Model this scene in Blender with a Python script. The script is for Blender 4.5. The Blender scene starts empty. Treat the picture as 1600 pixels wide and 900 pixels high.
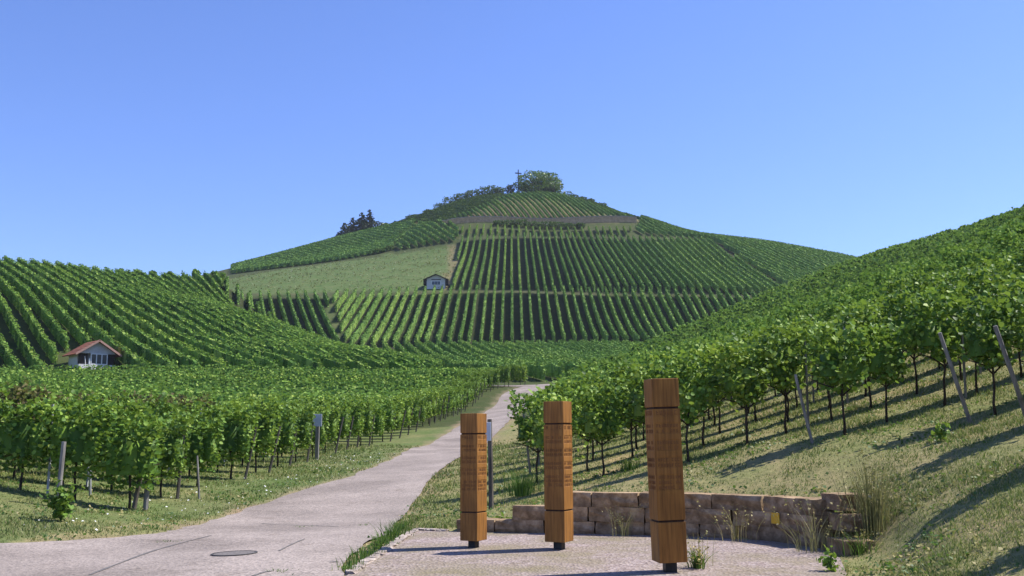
import bpy, bmesh, math, random
import numpy as np
from mathutils import Vector, Matrix

SC = bpy.context.scene
COL = SC.collection
R = math.radians
RNG = np.random.default_rng(7)
random.seed(7)

# ---------------------------------------------------------------- camera, sky, sun, exposure
PITCH = math.atan(230 / 1600)
cam_d = bpy.data.cameras.new('camera')
cam_d.sensor_width = 36; cam_d.lens = 36.0
cam_d.clip_start = 0.1; cam_d.clip_end = 6000
cam = bpy.data.objects.new('camera', cam_d); COL.objects.link(cam)
cam.rotation_euler = (R(90) + PITCH, 0, 0)
SC.camera = cam

SUN_EL = R(52); SUN_AZ = R(73)          # azimuth from +Y towards +X
world = bpy.data.worlds.new('World'); SC.world = world
world.use_nodes = True
wn = world.node_tree
bg = wn.nodes['Background']
sky = wn.nodes.new('ShaderNodeTexSky')
sky.sky_type = 'NISHITA'; sky.sun_disc = False
sky.sun_elevation = SUN_EL; sky.sun_rotation = SUN_AZ
sky.altitude = 300; sky.air_density = 1.0; sky.dust_density = 0.4; sky.ozone_density = 1.6
tint = wn.nodes.new('ShaderNodeMix'); tint.data_type = 'RGBA'; tint.blend_type = 'MULTIPLY'; tint.inputs[0].default_value = 1
tint.inputs[7].default_value = (.79, .935, 1.45, 1)      # violet-blue cast of the clear summer sky
wn.links.new(sky.outputs[0], tint.inputs[6]); wn.links.new(tint.outputs[2], bg.inputs['Color'])
bg.inputs['Strength'].default_value = 0.098

sun_d = bpy.data.lights.new('sun', 'SUN'); sun_d.energy = 5.0; sun_d.angle = R(0.5); sun_d.color = (1, .955, .87)
sun = bpy.data.objects.new('sun', sun_d); COL.objects.link(sun)
sdir = Vector((math.sin(SUN_AZ) * math.cos(SUN_EL), math.cos(SUN_AZ) * math.cos(SUN_EL), math.sin(SUN_EL)))
sun.rotation_euler = sdir.to_track_quat('Z', 'Y').to_euler()
vs = SC.view_settings
vs.view_transform = 'Standard'; vs.look = 'None'; vs.exposure = 0.6; vs.gamma = 1.0
SC.cycles.max_bounces = 6; SC.cycles.transparent_max_bounces = 4
SC.cycles.use_denoising = True

# ---------------------------------------------------------------- helpers
def ray(u, v):
    a = (u - 800) / 1600; b = (450 - v) / 1600
    return (a, math.cos(PITCH) - b * math.sin(PITCH), math.sin(PITCH) + b * math.cos(PITCH))
def at(u, v, Y):
    x, y, z = ray(u, v); return (x / y * Y, Y, z / y * Y)
_O1 = 'first second third fourth fifth sixth seventh eighth ninth tenth eleventh twelfth thirteenth fourteenth fifteenth sixteenth seventeenth eighteenth nineteenth'.split()
_T = {2: ('twentieth', 'twenty'), 3: ('thirtieth', 'thirty'), 4: ('fortieth', 'forty'), 5: ('fiftieth', 'fifty'), 6: ('sixtieth', 'sixty'), 7: ('seventieth', 'seventy')}
def ordinal(n):
    if n < 20: return _O1[n - 1]
    return _T[n // 10][0] if n % 10 == 0 else _T[n // 10][1] + '-' + _O1[n % 10 - 1]
def px(p):
    "metres per reference pixel at a point"
    return max(p[1], 1) / 1600

def tag(o, label=None, cat=None, group=None, kind=None):
    if label: o['label'] = label
    if cat: o['category'] = cat
    if group: o['group'] = group
    if kind: o['kind'] = kind
    return o
def empty(name, loc=(0, 0, 0), rz=0):
    o = bpy.data.objects.new(name, None); COL.objects.link(o)
    o.location = loc; o.rotation_euler = (0, 0, rz); o.empty_display_size = .2
    return o
def link(name, me, parent=None, loc=None):
    o = bpy.data.objects.new(name, me); COL.objects.link(o)
    if parent: o.parent = parent
    if loc is not None: o.location = loc
    return o
def np_mesh(name, verts, faces, mat, smooth=False):
    "faces: (n,k) int array"
    verts = np.asarray(verts, dtype=np.float32).reshape(-1, 3); faces = np.asarray(faces, dtype=np.int32)
    me = bpy.data.meshes.new(name)
    n, k = faces.shape
    me.vertices.add(len(verts)); me.vertices.foreach_set('co', verts.ravel())
    me.loops.add(n * k); me.loops.foreach_set('vertex_index', faces.ravel())
    me.polygons.add(n); me.polygons.foreach_set('loop_start', np.arange(n, dtype=np.int32) * k)
    try: me.polygons.foreach_set('loop_total', np.full(n, k, dtype=np.int32))
    except Exception: pass
    if smooth: me.polygons.foreach_set('use_smooth', np.ones(n, dtype=bool))
    me.update(calc_edges=True)
    me.materials.append(mat)
    return me
def bm_mesh(name, bm, mat, smooth=False):
    me = bpy.data.meshes.new(name); bm.normal_update(); bm.to_mesh(me); bm.free()
    if smooth:
        for p in me.polygons: p.use_smooth = True
    me.materials.append(mat)
    return me
def box(bm, c, s, rot=None, bevel=0.0, jit=0.0, seg=1):
    m = Matrix.Translation(Vector(c))
    if rot is not None: m = m @ rot
    m = m @ Matrix.Diagonal((s[0], s[1], s[2], 1))
    g = bmesh.ops.create_cube(bm, size=1.0, matrix=m)
    vv = g['verts']
    if jit:
        for q in vv: q.co += Vector((random.uniform(-jit, jit), random.uniform(-jit, jit), random.uniform(-jit, jit)))
    if bevel:
        es = list({e for q in vv for e in q.link_edges})
        bmesh.ops.bevel(bm, geom=es, offset=bevel, segments=seg, affect='EDGES', profile=.6)
    return vv
def tube(bm, pts, radii, n=6, cap=True):
    rings = []
    for i, p in enumerate(pts):
        p = Vector(p)
        d = (Vector(pts[min(i + 1, len(pts) - 1)]) - Vector(pts[max(i - 1, 0)])).normalized()
        a = d.cross(Vector((0, 0, 1)) if abs(d.z) < .9 else Vector((1, 0, 0))).normalized(); b = d.cross(a)
        rings.append([bm.verts.new(p + (a * math.cos(2 * math.pi * k / n) + b * math.sin(2 * math.pi * k / n)) * radii[i]) for k in range(n)])
    for i in range(len(rings) - 1):
        for k in range(n):
            bm.faces.new((rings[i][k], rings[i][(k + 1) % n], rings[i + 1][(k + 1) % n], rings[i + 1][k]))
    if cap:
        bm.faces.new(rings[-1]); bm.faces.new(rings[0][::-1])

# ---------------------------------------------------------------- materials
def new_mat(name):
    m = bpy.data.materials.new(name); m.use_nodes = True
    nt = m.node_tree
    return m, nt, nt.nodes['Principled BSDF']
def N(nt, t, **kw):
    n = nt.nodes.new(t)
    for k, v in kw.items():
        if k in n.inputs: n.inputs[k].default_value = v
        else: setattr(n, k, v)
    return n
def ramp(nt, fac, stops):
    r = nt.nodes.new('ShaderNodeValToRGB'); e = r.color_ramp.elements
    while len(e) < len(stops): e.new(.5)
    for i, (p, c) in enumerate(stops): e[i].position = p; e[i].color = (*c, 1)
    nt.links.new(fac, r.inputs[0]); return r
def mixc(nt, fac, a, b, mode='MIX'):
    m = nt.nodes.new('ShaderNodeMix'); m.data_type = 'RGBA'; m.blend_type = mode
    if isinstance(fac, (int, float)): m.inputs[0].default_value = fac
    else: nt.links.new(fac, m.inputs[0])
    for s, i in ((a, 6), (b, 7)):
        if isinstance(s, tuple): m.inputs[i].default_value = (*s, 1)
        else: nt.links.new(s, m.inputs[i])
    return m.outputs[2]
def leaf_mat(name, cols, transl=.35, tcol=(.22, .36, .04), rough=.45, spec=.4, patch=None):
    m, nt, p = new_mat(name)
    geo = N(nt, 'ShaderNodeNewGeometry')
    r = ramp(nt, geo.outputs['Random Per Island'], [(i / (len(cols) - 1), c) for i, c in enumerate(cols)])
    c = r.outputs[0]
    nz = N(nt, 'ShaderNodeTexNoise', Scale=.35, Detail=2.0)
    tc = N(nt, 'ShaderNodeNewGeometry'); nt.links.new(tc.outputs['Position'], nz.inputs['Vector'])
    rr = ramp(nt, nz.outputs[0], [(.35, (.78, .8, .78)), (.65, (1.15, 1.12, 1.0))])
    c = mixc(nt, 1.0, c, rr.outputs[0], 'MULTIPLY')
    oi = N(nt, 'ShaderNodeObjectInfo'); orr = ramp(nt, oi.outputs['Random'], [(0, (.80, .86, .82)), (.6, (1.0, 1.0, 1.0)), (1, (1.22, 1.12, 1.0))])
    c = mixc(nt, 1.0, c, orr.outputs[0], 'MULTIPLY')
    nt.links.new(c, p.inputs['Base Color'])
    p.inputs['Roughness'].default_value = rough
    p.inputs['Specular IOR Level'].default_value = spec
    tr = N(nt, 'ShaderNodeBsdfTranslucent')
    tmix = mixc(nt, .6, c, tcol)
    nt.links.new(tmix, tr.inputs['Color'])
    mx = N(nt, 'ShaderNodeMixShader'); mx.inputs[0].default_value = transl
    nt.links.new(p.outputs[0], mx.inputs[1]); nt.links.new(tr.outputs[0], mx.inputs[2])
    nt.links.new(mx.outputs[0], nt.nodes['Material Output'].inputs[0])
    return m
def noise_mat(name, c1, c2, scale=8, rough=.8, bump=.3, bscale=None, detail=6, stretch=None, spec=.3, lo=.35, hi=.65, c3=None):
    m, nt, p = new_mat(name)
    tc = N(nt, 'ShaderNodeTexCoord'); src = tc.outputs['Object']
    if stretch:
        mp = N(nt, 'ShaderNodeMapping'); mp.inputs['Scale'].default_value = stretch
        nt.links.new(src, mp.inputs['Vector']); src = mp.outputs[0]
    nz = N(nt, 'ShaderNodeTexNoise', Scale=scale, Detail=float(detail), Roughness=.65); nt.links.new(src, nz.inputs['Vector'])
    st = [(lo, c1), (hi, c2)] if c3 is None else [(lo, c1), ((lo + hi) / 2, c2), (hi, c3)]
    r = ramp(nt, nz.outputs[0], st)
    oi = N(nt, 'ShaderNodeObjectInfo')
    v = N(nt, 'ShaderNodeMapRange'); v.inputs[3].default_value = .82; v.inputs[4].default_value = 1.18
    nt.links.new(oi.outputs['Random'], v.inputs[0])
    c = mixc(nt, 1.0, r.outputs[0], v.outputs[0], 'MULTIPLY')
    nt.links.new(c, p.inputs['Base Color'])
    p.inputs['Roughness'].default_value = rough; p.inputs['Specular IOR Level'].default_value = spec
    if bump:
        n2 = N(nt, 'ShaderNodeTexNoise', Scale=bscale or scale * 4, Detail=5.0); nt.links.new(src, n2.inputs['Vector'])
        b = N(nt, 'ShaderNodeBump', Strength=bump, Distance=.02); nt.links.new(n2.outputs[0], b.inputs['Height'])
        nt.links.new(b.outputs[0], p.inputs['Normal'])
    return m

M = {}
M['leaf'] = leaf_mat('grape_leaf', [(0.0487, 0.1025, 0.026), (0.1044, 0.1981, 0.0364), (0.1601, 0.2801, 0.0468), (0.2366, 0.3689, 0.065), (0.3271, 0.4236, 0.0975)], .22, (.36, .52, .06), .55, .15)
M['leaf_far'] = leaf_mat('grape_leaf_far', [(0.0386, 0.0924, 0.0286), (0.0965, 0.1914, 0.0442), (0.1546, 0.2772, 0.0585), (0.2318, 0.363, 0.078), (0.3349, 0.4356, 0.117)], .22, (.30, .48, .07), .7, .04)
M['leaf_hill'] = leaf_mat('grape_leaf_hill', [(0.0969, 0.189, 0.054), (0.1452, 0.261, 0.0648), (0.1938, 0.315, 0.081), (0.2422, 0.369, 0.099)], .07, (.26, .42, .08), .8, .04)
M['leaf_red'] = leaf_mat('grape_leaf_reddish', [(.06, .075, .032), (.095, .13, .042), (.15, .135, .065), (.23, .18, .11)], .28, (.25, .28, .06), .7, .05)
M['leaf_bright'] = leaf_mat('grape_leaf_young', [(0.0875, 0.168, 0.036), (0.125, 0.222, 0.048), (0.175, 0.276, 0.06)], .35, (.25, .4, .06), .7, .1)
M['conifer'] = leaf_mat('conifer_needles', [(0.011, 0.0308, 0.0168), (0.0176, 0.044, 0.024), (0.0286, 0.0605, 0.0312)], .1, (.05, .1, .03), .6, .2)
M['tree'] = leaf_mat('tree_leaf', [(0.039, 0.09, 0.0229), (0.063, 0.135, 0.0315), (0.105, 0.1874, 0.0429)], .25)
M['bush'] = leaf_mat('bush_leaf', [(.035, .075, .024), (.06, .115, .032), (.10, .155, .045)], .2, (.2, .32, .05), .7, .05)
M['grass'] = leaf_mat('grass_blade', [(0.0834, 0.149, 0.037), (0.1418, 0.2038, 0.0588), (0.2501, 0.2744, 0.1008), (0.4502, 0.392, 0.2184)], .25, (.2, .28, .05), .6, .2)
M['weed'] = leaf_mat('weed_blade', [(.05, .11, .02), (.07, .15, .03), (.12, .2, .05)], .3, (.2, .34, .05), .5, .3)
M['straw'] = leaf_mat('dry_grass', [(.19, .20, .075), (.33, .30, .13), (.50, .43, .24)], .3, (.3, .3, .1), .6, .2)
M['meadow'] = leaf_mat('meadow_grass', [(.09, .13, .045), (.13, .165, .065), (.17, .185, .09), (.34, .34, .24)], .2, (.3, .3, .1), .8, .1)
M['flower'] = noise_mat('white_petal', (.75, .75, .72), (.85, .85, .82), bump=0)
M['bark'] = noise_mat('vine_bark', (.022, .016, .011), (.075, .055, .04), 30, .9, .5, stretch=(1, 1, .2))
M['tbark'] = noise_mat('tree_bark', (.03, .024, .018), (.08, .065, .05), 6, .9, .4)
M['post'] = noise_mat('weathered_wood', (.12, .11, .10), (.30, .28, .26), 14, .85, .4, stretch=(1, 1, .12))
M['postdark'] = noise_mat('dark_weathered_wood', (.05, .043, .037), (.15, .13, .11), 14, .85, .4, stretch=(1, 1, .12))
M['steel'] = noise_mat('galvanised_steel', (.28, .29, .31), (.42, .43, .46), 9, .5, 0)
M['signpanel'] = noise_mat('grey_sign_back', (.40, .42, .47), (.50, .52, .57), 3, .45, 0)
M['stone'] = noise_mat('wall_stone', (.16, .104, .056), (.28, .19, .108), 5, .95, .7, 26, c3=(.46, .33, .20))
M['stonelight'] = noise_mat('pale_stone', (.25, .20, .17), (.42, .36, .31), 6, .92, .8, 22)
M['iron'] = noise_mat('cast_iron', (.03, .028, .027), (.09, .085, .08), 20, .7, .3)
M['footmetal'] = noise_mat('black_steel', (.012, .012, .013), (.03, .03, .032), 10, .5, 0)
M['lid'] = noise_mat('manhole_lid', (.15, .13, .12), (.22, .195, .18), 25, .85, .4)
M['crack'] = noise_mat('tar_joint', (.11, .10, .095), (.16, .145, .135), 12, .9, .2)
M['plaster'] = noise_mat('white_plaster', (.56, .54, .51), (.66, .64, .62), 4, .9, .2)
M['plastershade'] = noise_mat('shaded_plaster', (.50, .48, .47), (.62, .60, .58), 3, .9, .2)  # white plaster greyed to carry the roof overhang's shade on the gable
M['glass'] = noise_mat('window_glass', (.03, .045, .06), (.06, .08, .10), 2, .12, 0, spec=.6)
M['whitepaint'] = noise_mat('white_paint', (.76, .76, .74), (.84, .84, .82), 5, .5, 0)
M['darkwood'] = noise_mat('dark_timber', (.018, .014, .012), (.05, .04, .034), 8, .8, .2)
M['tile'] = noise_mat('roof_tile', (.20, .072, .040), (.34, .125, .07), 7, .85, .3)
M['barge'] = noise_mat('barge_board', (.36, .20, .15), (.46, .27, .21), 6, .7, .1)
M['yellow'] = noise_mat('yellow_plate', (.72, .40, .02), (.82, .48, .04), 8, .5, 0)
M['terrace'] = noise_mat('terrace_stone', (.42, .27, .14), (.64, .44, .25), 1.2, .95, .5, 3)

def wood_mat(name, a, b, c):
    m, nt, p = new_mat(name)
    tc = N(nt, 'ShaderNodeTexCoord'); mp = N(nt, 'ShaderNodeMapping'); mp.inputs['Scale'].default_value = (1, 1, .06)
    nt.links.new(tc.outputs['Object'], mp.inputs['Vector'])
    n1 = N(nt, 'ShaderNodeTexNoise', Scale=26.0, Detail=6.0, Roughness=.6); nt.links.new(mp.outputs[0], n1.inputs['Vector'])
    r1 = ramp(nt, n1.outputs[0], [(.32, a), (.5, b), (.68, c)])
    n2 = N(nt, 'ShaderNodeTexNoise', Scale=2.2, Detail=3.0); nt.links.new(tc.outputs['Object'], n2.inputs['Vector'])
    r2 = ramp(nt, n2.outputs[0], [(.3, (.82, .8, .78)), (.7, (1.1, 1.08, 1.05))])
    c0 = mixc(nt, 1.0, r1.outputs[0], r2.outputs[0], 'MULTIPLY')
    nt.links.new(c0, p.inputs['Base Color']); p.inputs['Roughness'].default_value = .62; p.inputs['Specular IOR Level'].default_value = .3
    b = N(nt, 'ShaderNodeBump', Strength=.35, Distance=.006); nt.links.new(n1.outputs[0], b.inputs['Height']); nt.links.new(b.outputs[0], p.inputs['Normal'])
    return m
M['stele'] = wood_mat('oiled_oak', (.16, .069, .015), (.285, .127, .026), (.37, .178, .040))
M['groove'] = noise_mat('dark_groove', (.03, .015, .009), (.06, .03, .018), 10, .8, 0)
M['letter'] = noise_mat('carved_letter', (.135, .056, .018), (.215, .093, .030), 20, .7, 0)

def road_mat():
    m, nt, p = new_mat('pale_asphalt')
    geo = N(nt, 'ShaderNodeNewGeometry'); P = geo.outputs['Position']
    n1 = N(nt, 'ShaderNodeTexNoise', Scale=.5, Detail=5.0); nt.links.new(P, n1.inputs['Vector'])
    r1 = ramp(nt, n1.outputs[0], [(.35, (.22, .185, .162)), (.65, (.325, .275, .243))])
    v = N(nt, 'ShaderNodeTexVoronoi', Scale=34.0); nt.links.new(P, v.inputs['Vector'])
    r2 = ramp(nt, v.outputs['Color'], [(0, (.52, .52, .53)), (.5, (1.0, .99, .98)), (1, (1.42, 1.38, 1.36))])
    c = mixc(nt, .85, r1.outputs[0], r2.outputs[0], 'MULTIPLY')
    n3 = N(nt, 'ShaderNodeTexNoise', Scale=1.6, Detail=8.0, Roughness=.7); nt.links.new(P, n3.inputs['Vector'])
    r3 = ramp(nt, n3.outputs[0], [(.55, (1, 1, 1)), (.72, (.68, .66, .63))])
    c = mixc(nt, 1.0, c, r3.outputs[0], 'MULTIPLY')
    nt.links.new(c, p.inputs['Base Color']); p.inputs['Roughness'].default_value = .9; p.inputs['Specular IOR Level'].default_value = .2
    b = N(nt, 'ShaderNodeBump', Strength=.5, Distance=.01); nt.links.new(v.outputs['Distance'], b.inputs['Height']); nt.links.new(b.outputs[0], p.inputs['Normal'])
    return m
M['road'] = road_mat()
def pad_mat():
    m, nt, p = new_mat('pink_gravel')
    geo = N(nt, 'ShaderNodeNewGeometry'); P = geo.outputs['Position']
    v = N(nt, 'ShaderNodeTexVoronoi', Scale=26.0); nt.links.new(P, v.inputs['Vector'])
    r1 = ramp(nt, v.outputs['Color'], [(0, (.15, .115, .10)), (.45, (.285, .225, .205)), (1, (.43, .36, .34))])
    n1 = N(nt, 'ShaderNodeTexNoise', Scale=1.1, Detail=7.0, Roughness=.7); nt.links.new(P, n1.inputs['Vector'])
    r2 = ramp(nt, n1.outputs[0], [(.40, (0, 0, 0)), (.66, (1, 1, 1))])
    c = mixc(nt, r2.outputs[0], r1.outputs[0], (.22, .185, .12))
    nt.links.new(c, p.inputs['Base Color']); p.inputs['Roughness'].default_value = .95; p.inputs['Specular IOR Level'].default_value = .15
    b = N(nt, 'ShaderNodeBump', Strength=.9, Distance=.02); nt.links.new(v.outputs['Distance'], b.inputs['Height']); nt.links.new(b.outputs[0], p.inputs['Normal'])
    return m
M['pad'] = pad_mat()
def ground_mat():
    m, nt, p = new_mat('turf_and_soil')
    at_ = N(nt, 'ShaderNodeAttribute', attribute_name='cover')
    geo = N(nt, 'ShaderNodeNewGeometry'); P = geo.outputs['Position']
    n1 = N(nt, 'ShaderNodeTexNoise', Scale=.45, Detail=9.0, Roughness=.7); nt.links.new(P, n1.inputs['Vector'])
    r1 = ramp(nt, n1.outputs[0], [(.28, (.50, .72, .42)), (.44, (.85, .95, .78)), (.58, (1.05, 1.0, .98)), (.74, (1.75, 1.38, 1.38))])
    n2 = N(nt, 'ShaderNodeTexNoise', Scale=7.0, Detail=6.0, Roughness=.75); nt.links.new(P, n2.inputs['Vector'])
    r2 = ramp(nt, n2.outputs[0], [(.3, (.62, .66, .6)), (.7, (1.38, 1.32, 1.3))])
    c = mixc(nt, 1.0, at_.outputs['Color'], r1.outputs[0], 'MULTIPLY'); c = mixc(nt, 1.0, c, r2.outputs[0], 'MULTIPLY')
    nt.links.new(c, p.inputs['Base Color']); p.inputs['Roughness'].default_value = .95; p.inputs['Specular IOR Level'].default_value = .1
    b = N(nt, 'ShaderNodeBump', Strength=.6, Distance=.06); nt.links.new(n2.outputs[0], b.inputs['Height']); nt.links.new(b.outputs[0], p.inputs['Normal'])
    return m
M['ground'] = ground_mat()

# ---------------------------------------------------------------- terrain
class TPS:
    def __init__(s, pts, lam=1e-4):
        P = np.array(pts, float); s.c = P[:, :2] / 100; z = P[:, 2]; n = len(P)
        d2 = ((s.c[:, None] - s.c[None]) ** 2).sum(-1); K = .5 * d2 * np.log(d2 + 1e-12)
        A = np.zeros((n + 3, n + 3)); A[:n, :n] = K + lam * np.eye(n); A[:n, n] = 1; A[:n, n + 1:] = s.c; A[n, :n] = 1; A[n + 1:, :n] = s.c.T
        s.w = np.linalg.solve(A, np.concatenate([z, [0, 0, 0]]))
    def __call__(s, x, y):
        q = np.stack([x, y], -1) / 100; n = len(s.c); out = np.empty(len(q))
        for i in range(0, len(q), 20000):
            b = q[i:i + 20000]
            d2 = ((b[:, None] - s.c[None]) ** 2).sum(-1)
            out[i:i + 20000] = (.5 * d2 * np.log(d2 + 1e-12)) @ s.w[:n] + s.w[n] + b @ s.w[n + 1:]
        return out
# pad plane through the stele feet
S3 = at(1047, 893, 12.1); S2 = at(874, 858, 14.4); S1 = at(740, 855, 14.7)
_n = (Vector(S2) - Vector(S3)).cross(Vector(S1) - Vector(S3)); _n = _n if _n.z > 0 else -_n
_n = _n.normalized()
def padz(x, y): return S3[2] - (_n.x * (x - S3[0]) + _n.y * (y - S3[1])) / _n.z
def on_pad(u, v):
    r = Vector(ray(u, v)); t = Vector(S3).dot(_n) / r.dot(_n); return tuple(r * t)
print('steles', S3, S2, S1, 'normal', tuple(_n))

base_pts = [
    (0, 0, -1.6), (-6, 4, -1.66), (0, -30, -1.6), (-40, -30, -1.8), (-20, 5, -1.4), (-40, 20, .2), (40, -30, 12), (20, 0, 2.8), (8, 3, -.6),
    (.5, 4.5, -1.6), at(1540, 880, 10.5), at(1505, 783, 12.5), at(1490, 720, 15), at(1400, 842, 13.2), at(1365, 882, 11.9), (4.4, 9.0, -1.35), (-3.5, 9, -1.66),
    # road
    at(0, 858, 15.4), at(230, 838, 17.3), at(420, 785, 24), at(560, 740, 31), at(648, 700, 44), at(700, 725, 34), at(711, 670, 58), at(770, 630, 80), at(815, 601, 95), at(850, 597, 102),
    *[tuple(q) for q in (on_pad(650, 828), on_pad(625, 843), on_pad(600, 858), on_pad(572, 877), on_pad(545, 897), on_pad(700, 830))], (-1.3, 8.2, padz(-1.3, 8.2)), (.6, 7.0, padz(.6, 7.0)), (2.7, 8.4, padz(2.7, 8.4)), at(640, 790, 23), at(754, 702, 45),
    # left field
    at(228, 797, 21.9), (-10.5, 21, -1.05), (-17, 21, -.75), (-25, 32, -.2), (-20, 60, .7), (-40, 60, 1.2), at(250, 603, 100), at(0, 602, 100), at(-150, 600, 100), at(500, 603, 100), at(700, 599, 99), (-75, 60, 3),
    # right lawn, slope
    at(1340, 772, 15.2), at(1120, 772, 17.2), at(900, 778, 18.2), at(780, 812, 18.2), at(815, 780, 21.3), at(1113, 718, 20), at(1257, 690, 19.3), at(1527, 659, 18),
    (2, 45, .1), (10, 45, 2.6), (4.5, 80, 3.2), (20, 40, 6.2),
    at(1750, 290, 118), at(1600, 345, 130), at(1480, 379, 160), at(1365, 419, 195), at(1200, 487, 190), at(1100, 525, 175), at(1000, 561, 155), at(920, 590, 125), at(860, 604, 104),
    at(1850, 400, 190), at(1700, 440, 200), at(1550, 480, 230), at(1400, 520, 250), at(1200, 570, 245), at(1000, 620, 220), at(900, 640, 170),
    (0, 140, 5), (-60, 150, 4), (-200, 120, 3), (-250, 0, 3), (0, 400, 0), (-250, 350, 0), (250, 450, 0), (400, 100, 20), (0, -300, -2), (300, -200, 30), (-300, -200, -2)]
main_pts = [
    *[at(u, v + dv, Y) for u, dv in ((640, 0), (760, 0), (880, 0), (1000, 1)) for v, Y in ((581, 128), (570, 145), (558, 163), (546, 181))],
    at(600, 572, 130), at(700, 590, 113), at(800, 592, 111), at(900, 592, 112), at(1000, 590, 118),
    at(540, 541, 193), at(650, 540, 193), at(800, 537, 195), at(900, 535, 197), at(1050, 541, 200), at(1200, 562, 205),
    at(345, 468, 236), at(430, 463, 238), at(520, 461, 240), at(650, 455, 242), at(800, 455, 242), at(950, 458, 243), at(1100, 465, 240), at(1250, 480, 235),
    at(345, 440, 275), at(450, 418, 305), at(600, 397, 322), at(710, 385, 320),
    at(720, 375, 326), at(850, 369, 332), at(1000, 376, 330), at(1110, 382, 322), at(1200, 392, 316), at(1300, 415, 300),
    at(1110, 425, 275), at(1230, 432, 275),
    at(700, 352, 352), at(850, 350, 355), at(990, 347, 356), at(850, 344, 359), at(700, 346, 357), at(990, 342, 360),
    at(800, 303, 411), at(850, 302, 413), at(880, 307, 411),
    at(750, 306, 425), at(680, 331, 430), at(620, 353, 432), at(520, 380, 432), at(430, 408, 428), at(350, 428, 420),
    at(600, 378, 370), at(480, 402, 370),
    at(930, 317, 405), at(1000, 345, 392), at(1060, 363, 382), at(1110, 378, 368), at(1200, 384, 352), at(1280, 400, 345), at(1360, 416, 340), at(1450, 446, 330),
    (-20, 500, 92), (20, 490, 90), (-60, 500, 70), (-130, 500, 50), (60, 480, 72), (110, 460, 45), (160, 430, 25), (0, 700, 20),
    (0, 0, -22), (-150, 60, -40), (150, 60, -40), (-300, 250, -10), (300, 250, -10), (-60, 100, -8), (60, 120, -2), (-300, 0, -60), (300, 0, -60)]
left_pts = [
    at(-200, 580, 105), at(0, 580, 105), at(150, 580, 105), at(350, 580, 105), at(540, 586, 106),(-40, 95, 3), (-10, 95, 2),(-80,95,4),
    at(0, 488, 123), at(120, 495, 130), at(230, 508, 131), at(400, 542, 127), at(-150, 460, 125),
    at(-150, 400, 168), at(0, 412, 173), at(100, 422, 179), at(180, 431, 186), at(270, 437, 193), at(345, 439, 200),
    at(350, 468, 188), at(430, 512, 164), at(520, 547, 147), at(600, 569, 132), at(680, 585, 117), at(250, 465, 165), at(120, 450, 155),
    at(410, 520, 215), at(500, 580, 190), at(620, 600, 160), at(740, 620, 130), at(400, 480, 250), at(0, 450, 240), at(180, 465, 245), at(300, 475, 240), at(-200, 440, 240),
    (-60, 50, -10), (0, 50, -14), (60, 100, -30), (100, 300, -60), (-200, 50, -6), (-100, 350, -20), (-300, 350, -20), (-300, 100, 8), (0, 0, -30), (-300, -100, -50), (300, 0, -80)]
T_base, T_main, T_left = TPS(base_pts), TPS(main_pts), TPS(left_pts)
def smax(a, b, k): return .5 * (a + b + np.sqrt((a - b) ** 2 + k * k))
def sstep(a, b, x):
    t = np.clip((x - a) / (b - a), 0, 1); return t * t * (3 - 2 * t)

# pad outline and wall arc (plan)
ARC = [on_pad(u, v) for u, v in ((700, 830), (800, 832), (900, 834), (1000, 836), (1100, 839), (1200, 845), (1275, 855))]
ARC = [(p[0], p[1]) for p in ARC]
ARC_END = [(ARC[-1][0] - .05, ARC[-1][1] - 1.2), (ARC[-1][0] - .42, ARC[-1][1] - 2.6), (ARC[-1][0] - 1.2, ARC[-1][1] - 4.5)]
PADL = [on_pad(650, 828)[:2], on_pad(600, 858)[:2], on_pad(545, 897)[:2]]
PAD_POLY = [PADL[2], PADL[1], PADL[0]] + ARC + ARC_END + [(2.85, 8.9), (2.2, 7.7), (1.1, 6.9), (-.2, 7.0), (-1.3, 8.2), (-1.95, 10.6)]
def in_poly(x, y, poly):
    x = np.asarray(x, float); y = np.asarray(y, float); r = np.zeros(x.shape, bool); n = len(poly)
    for i in range(n):
        x1, y1 = poly[i][:2]; x2, y2 = poly[(i + 1) % n][:2]
        c = (y1 > y) != (y2 > y)
        r ^= c & (x < (x2 - x1) * (y - y1) / (y2 - y1 + 1e-12) + x1)
    return r
def poly_dist(x, y, pl, closed=True):
    x = np.asarray(x, float); y = np.asarray(y, float); d = np.full(x.shape, 1e9); n = len(pl)
    for i in range(n if closed else n - 1):
        ax, ay = pl[i][:2]; bx, by = pl[(i + 1) % n][:2]
        t = np.clip(((x - ax) * (bx - ax) + (y - ay) * (by - ay)) / ((bx - ax) ** 2 + (by - ay) ** 2 + 1e-12), 0, 1)
        d = np.minimum(d, np.hypot(x - ax - t * (bx - ax), y - ay - t * (by - ay)))
    return d
def H(x, y):
    x = np.atleast_1d(np.asarray(x, float)); y = np.atleast_1d(np.asarray(y, float))
    zb = T_base(x, y)
    z = zb.copy()
    far = y > 60
    if far.any():
        xs, ys = x[far], y[far]
        z2 = smax(smax(zb[far], T_left(xs, ys), 1.2), T_main(xs, ys), 1.2) - .6
        w = sstep(60, 85, ys); z[far] = zb[far] * (1 - w) + z2 * w
    r = np.hypot(x, y); w = sstep(480, 760, r); z = z * (1 - w) + (-6) * w
    near = r < 40
    if near.any():
        xs, ys = x[near], y[near]; zz = z[near]
        ins = in_poly(xs, ys, PAD_POLY); d = poly_dist(xs, ys, PAD_POLY)
        pz = S3[2] - (_n.x * (xs - S3[0]) + _n.y * (ys - S3[1])) / _n.z - .015
        wide = np.where((xs > ARC[-1][0] - .3) & (ys < ARC[-1][1] + .1), .75, 0); t = np.where(ins, 0, sstep(.10, .38 + wide, d)); z[near] = pz * (1 - t) + zz * t
    return z
def h1(x, y): return float(H([x], [y])[0])

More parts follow.
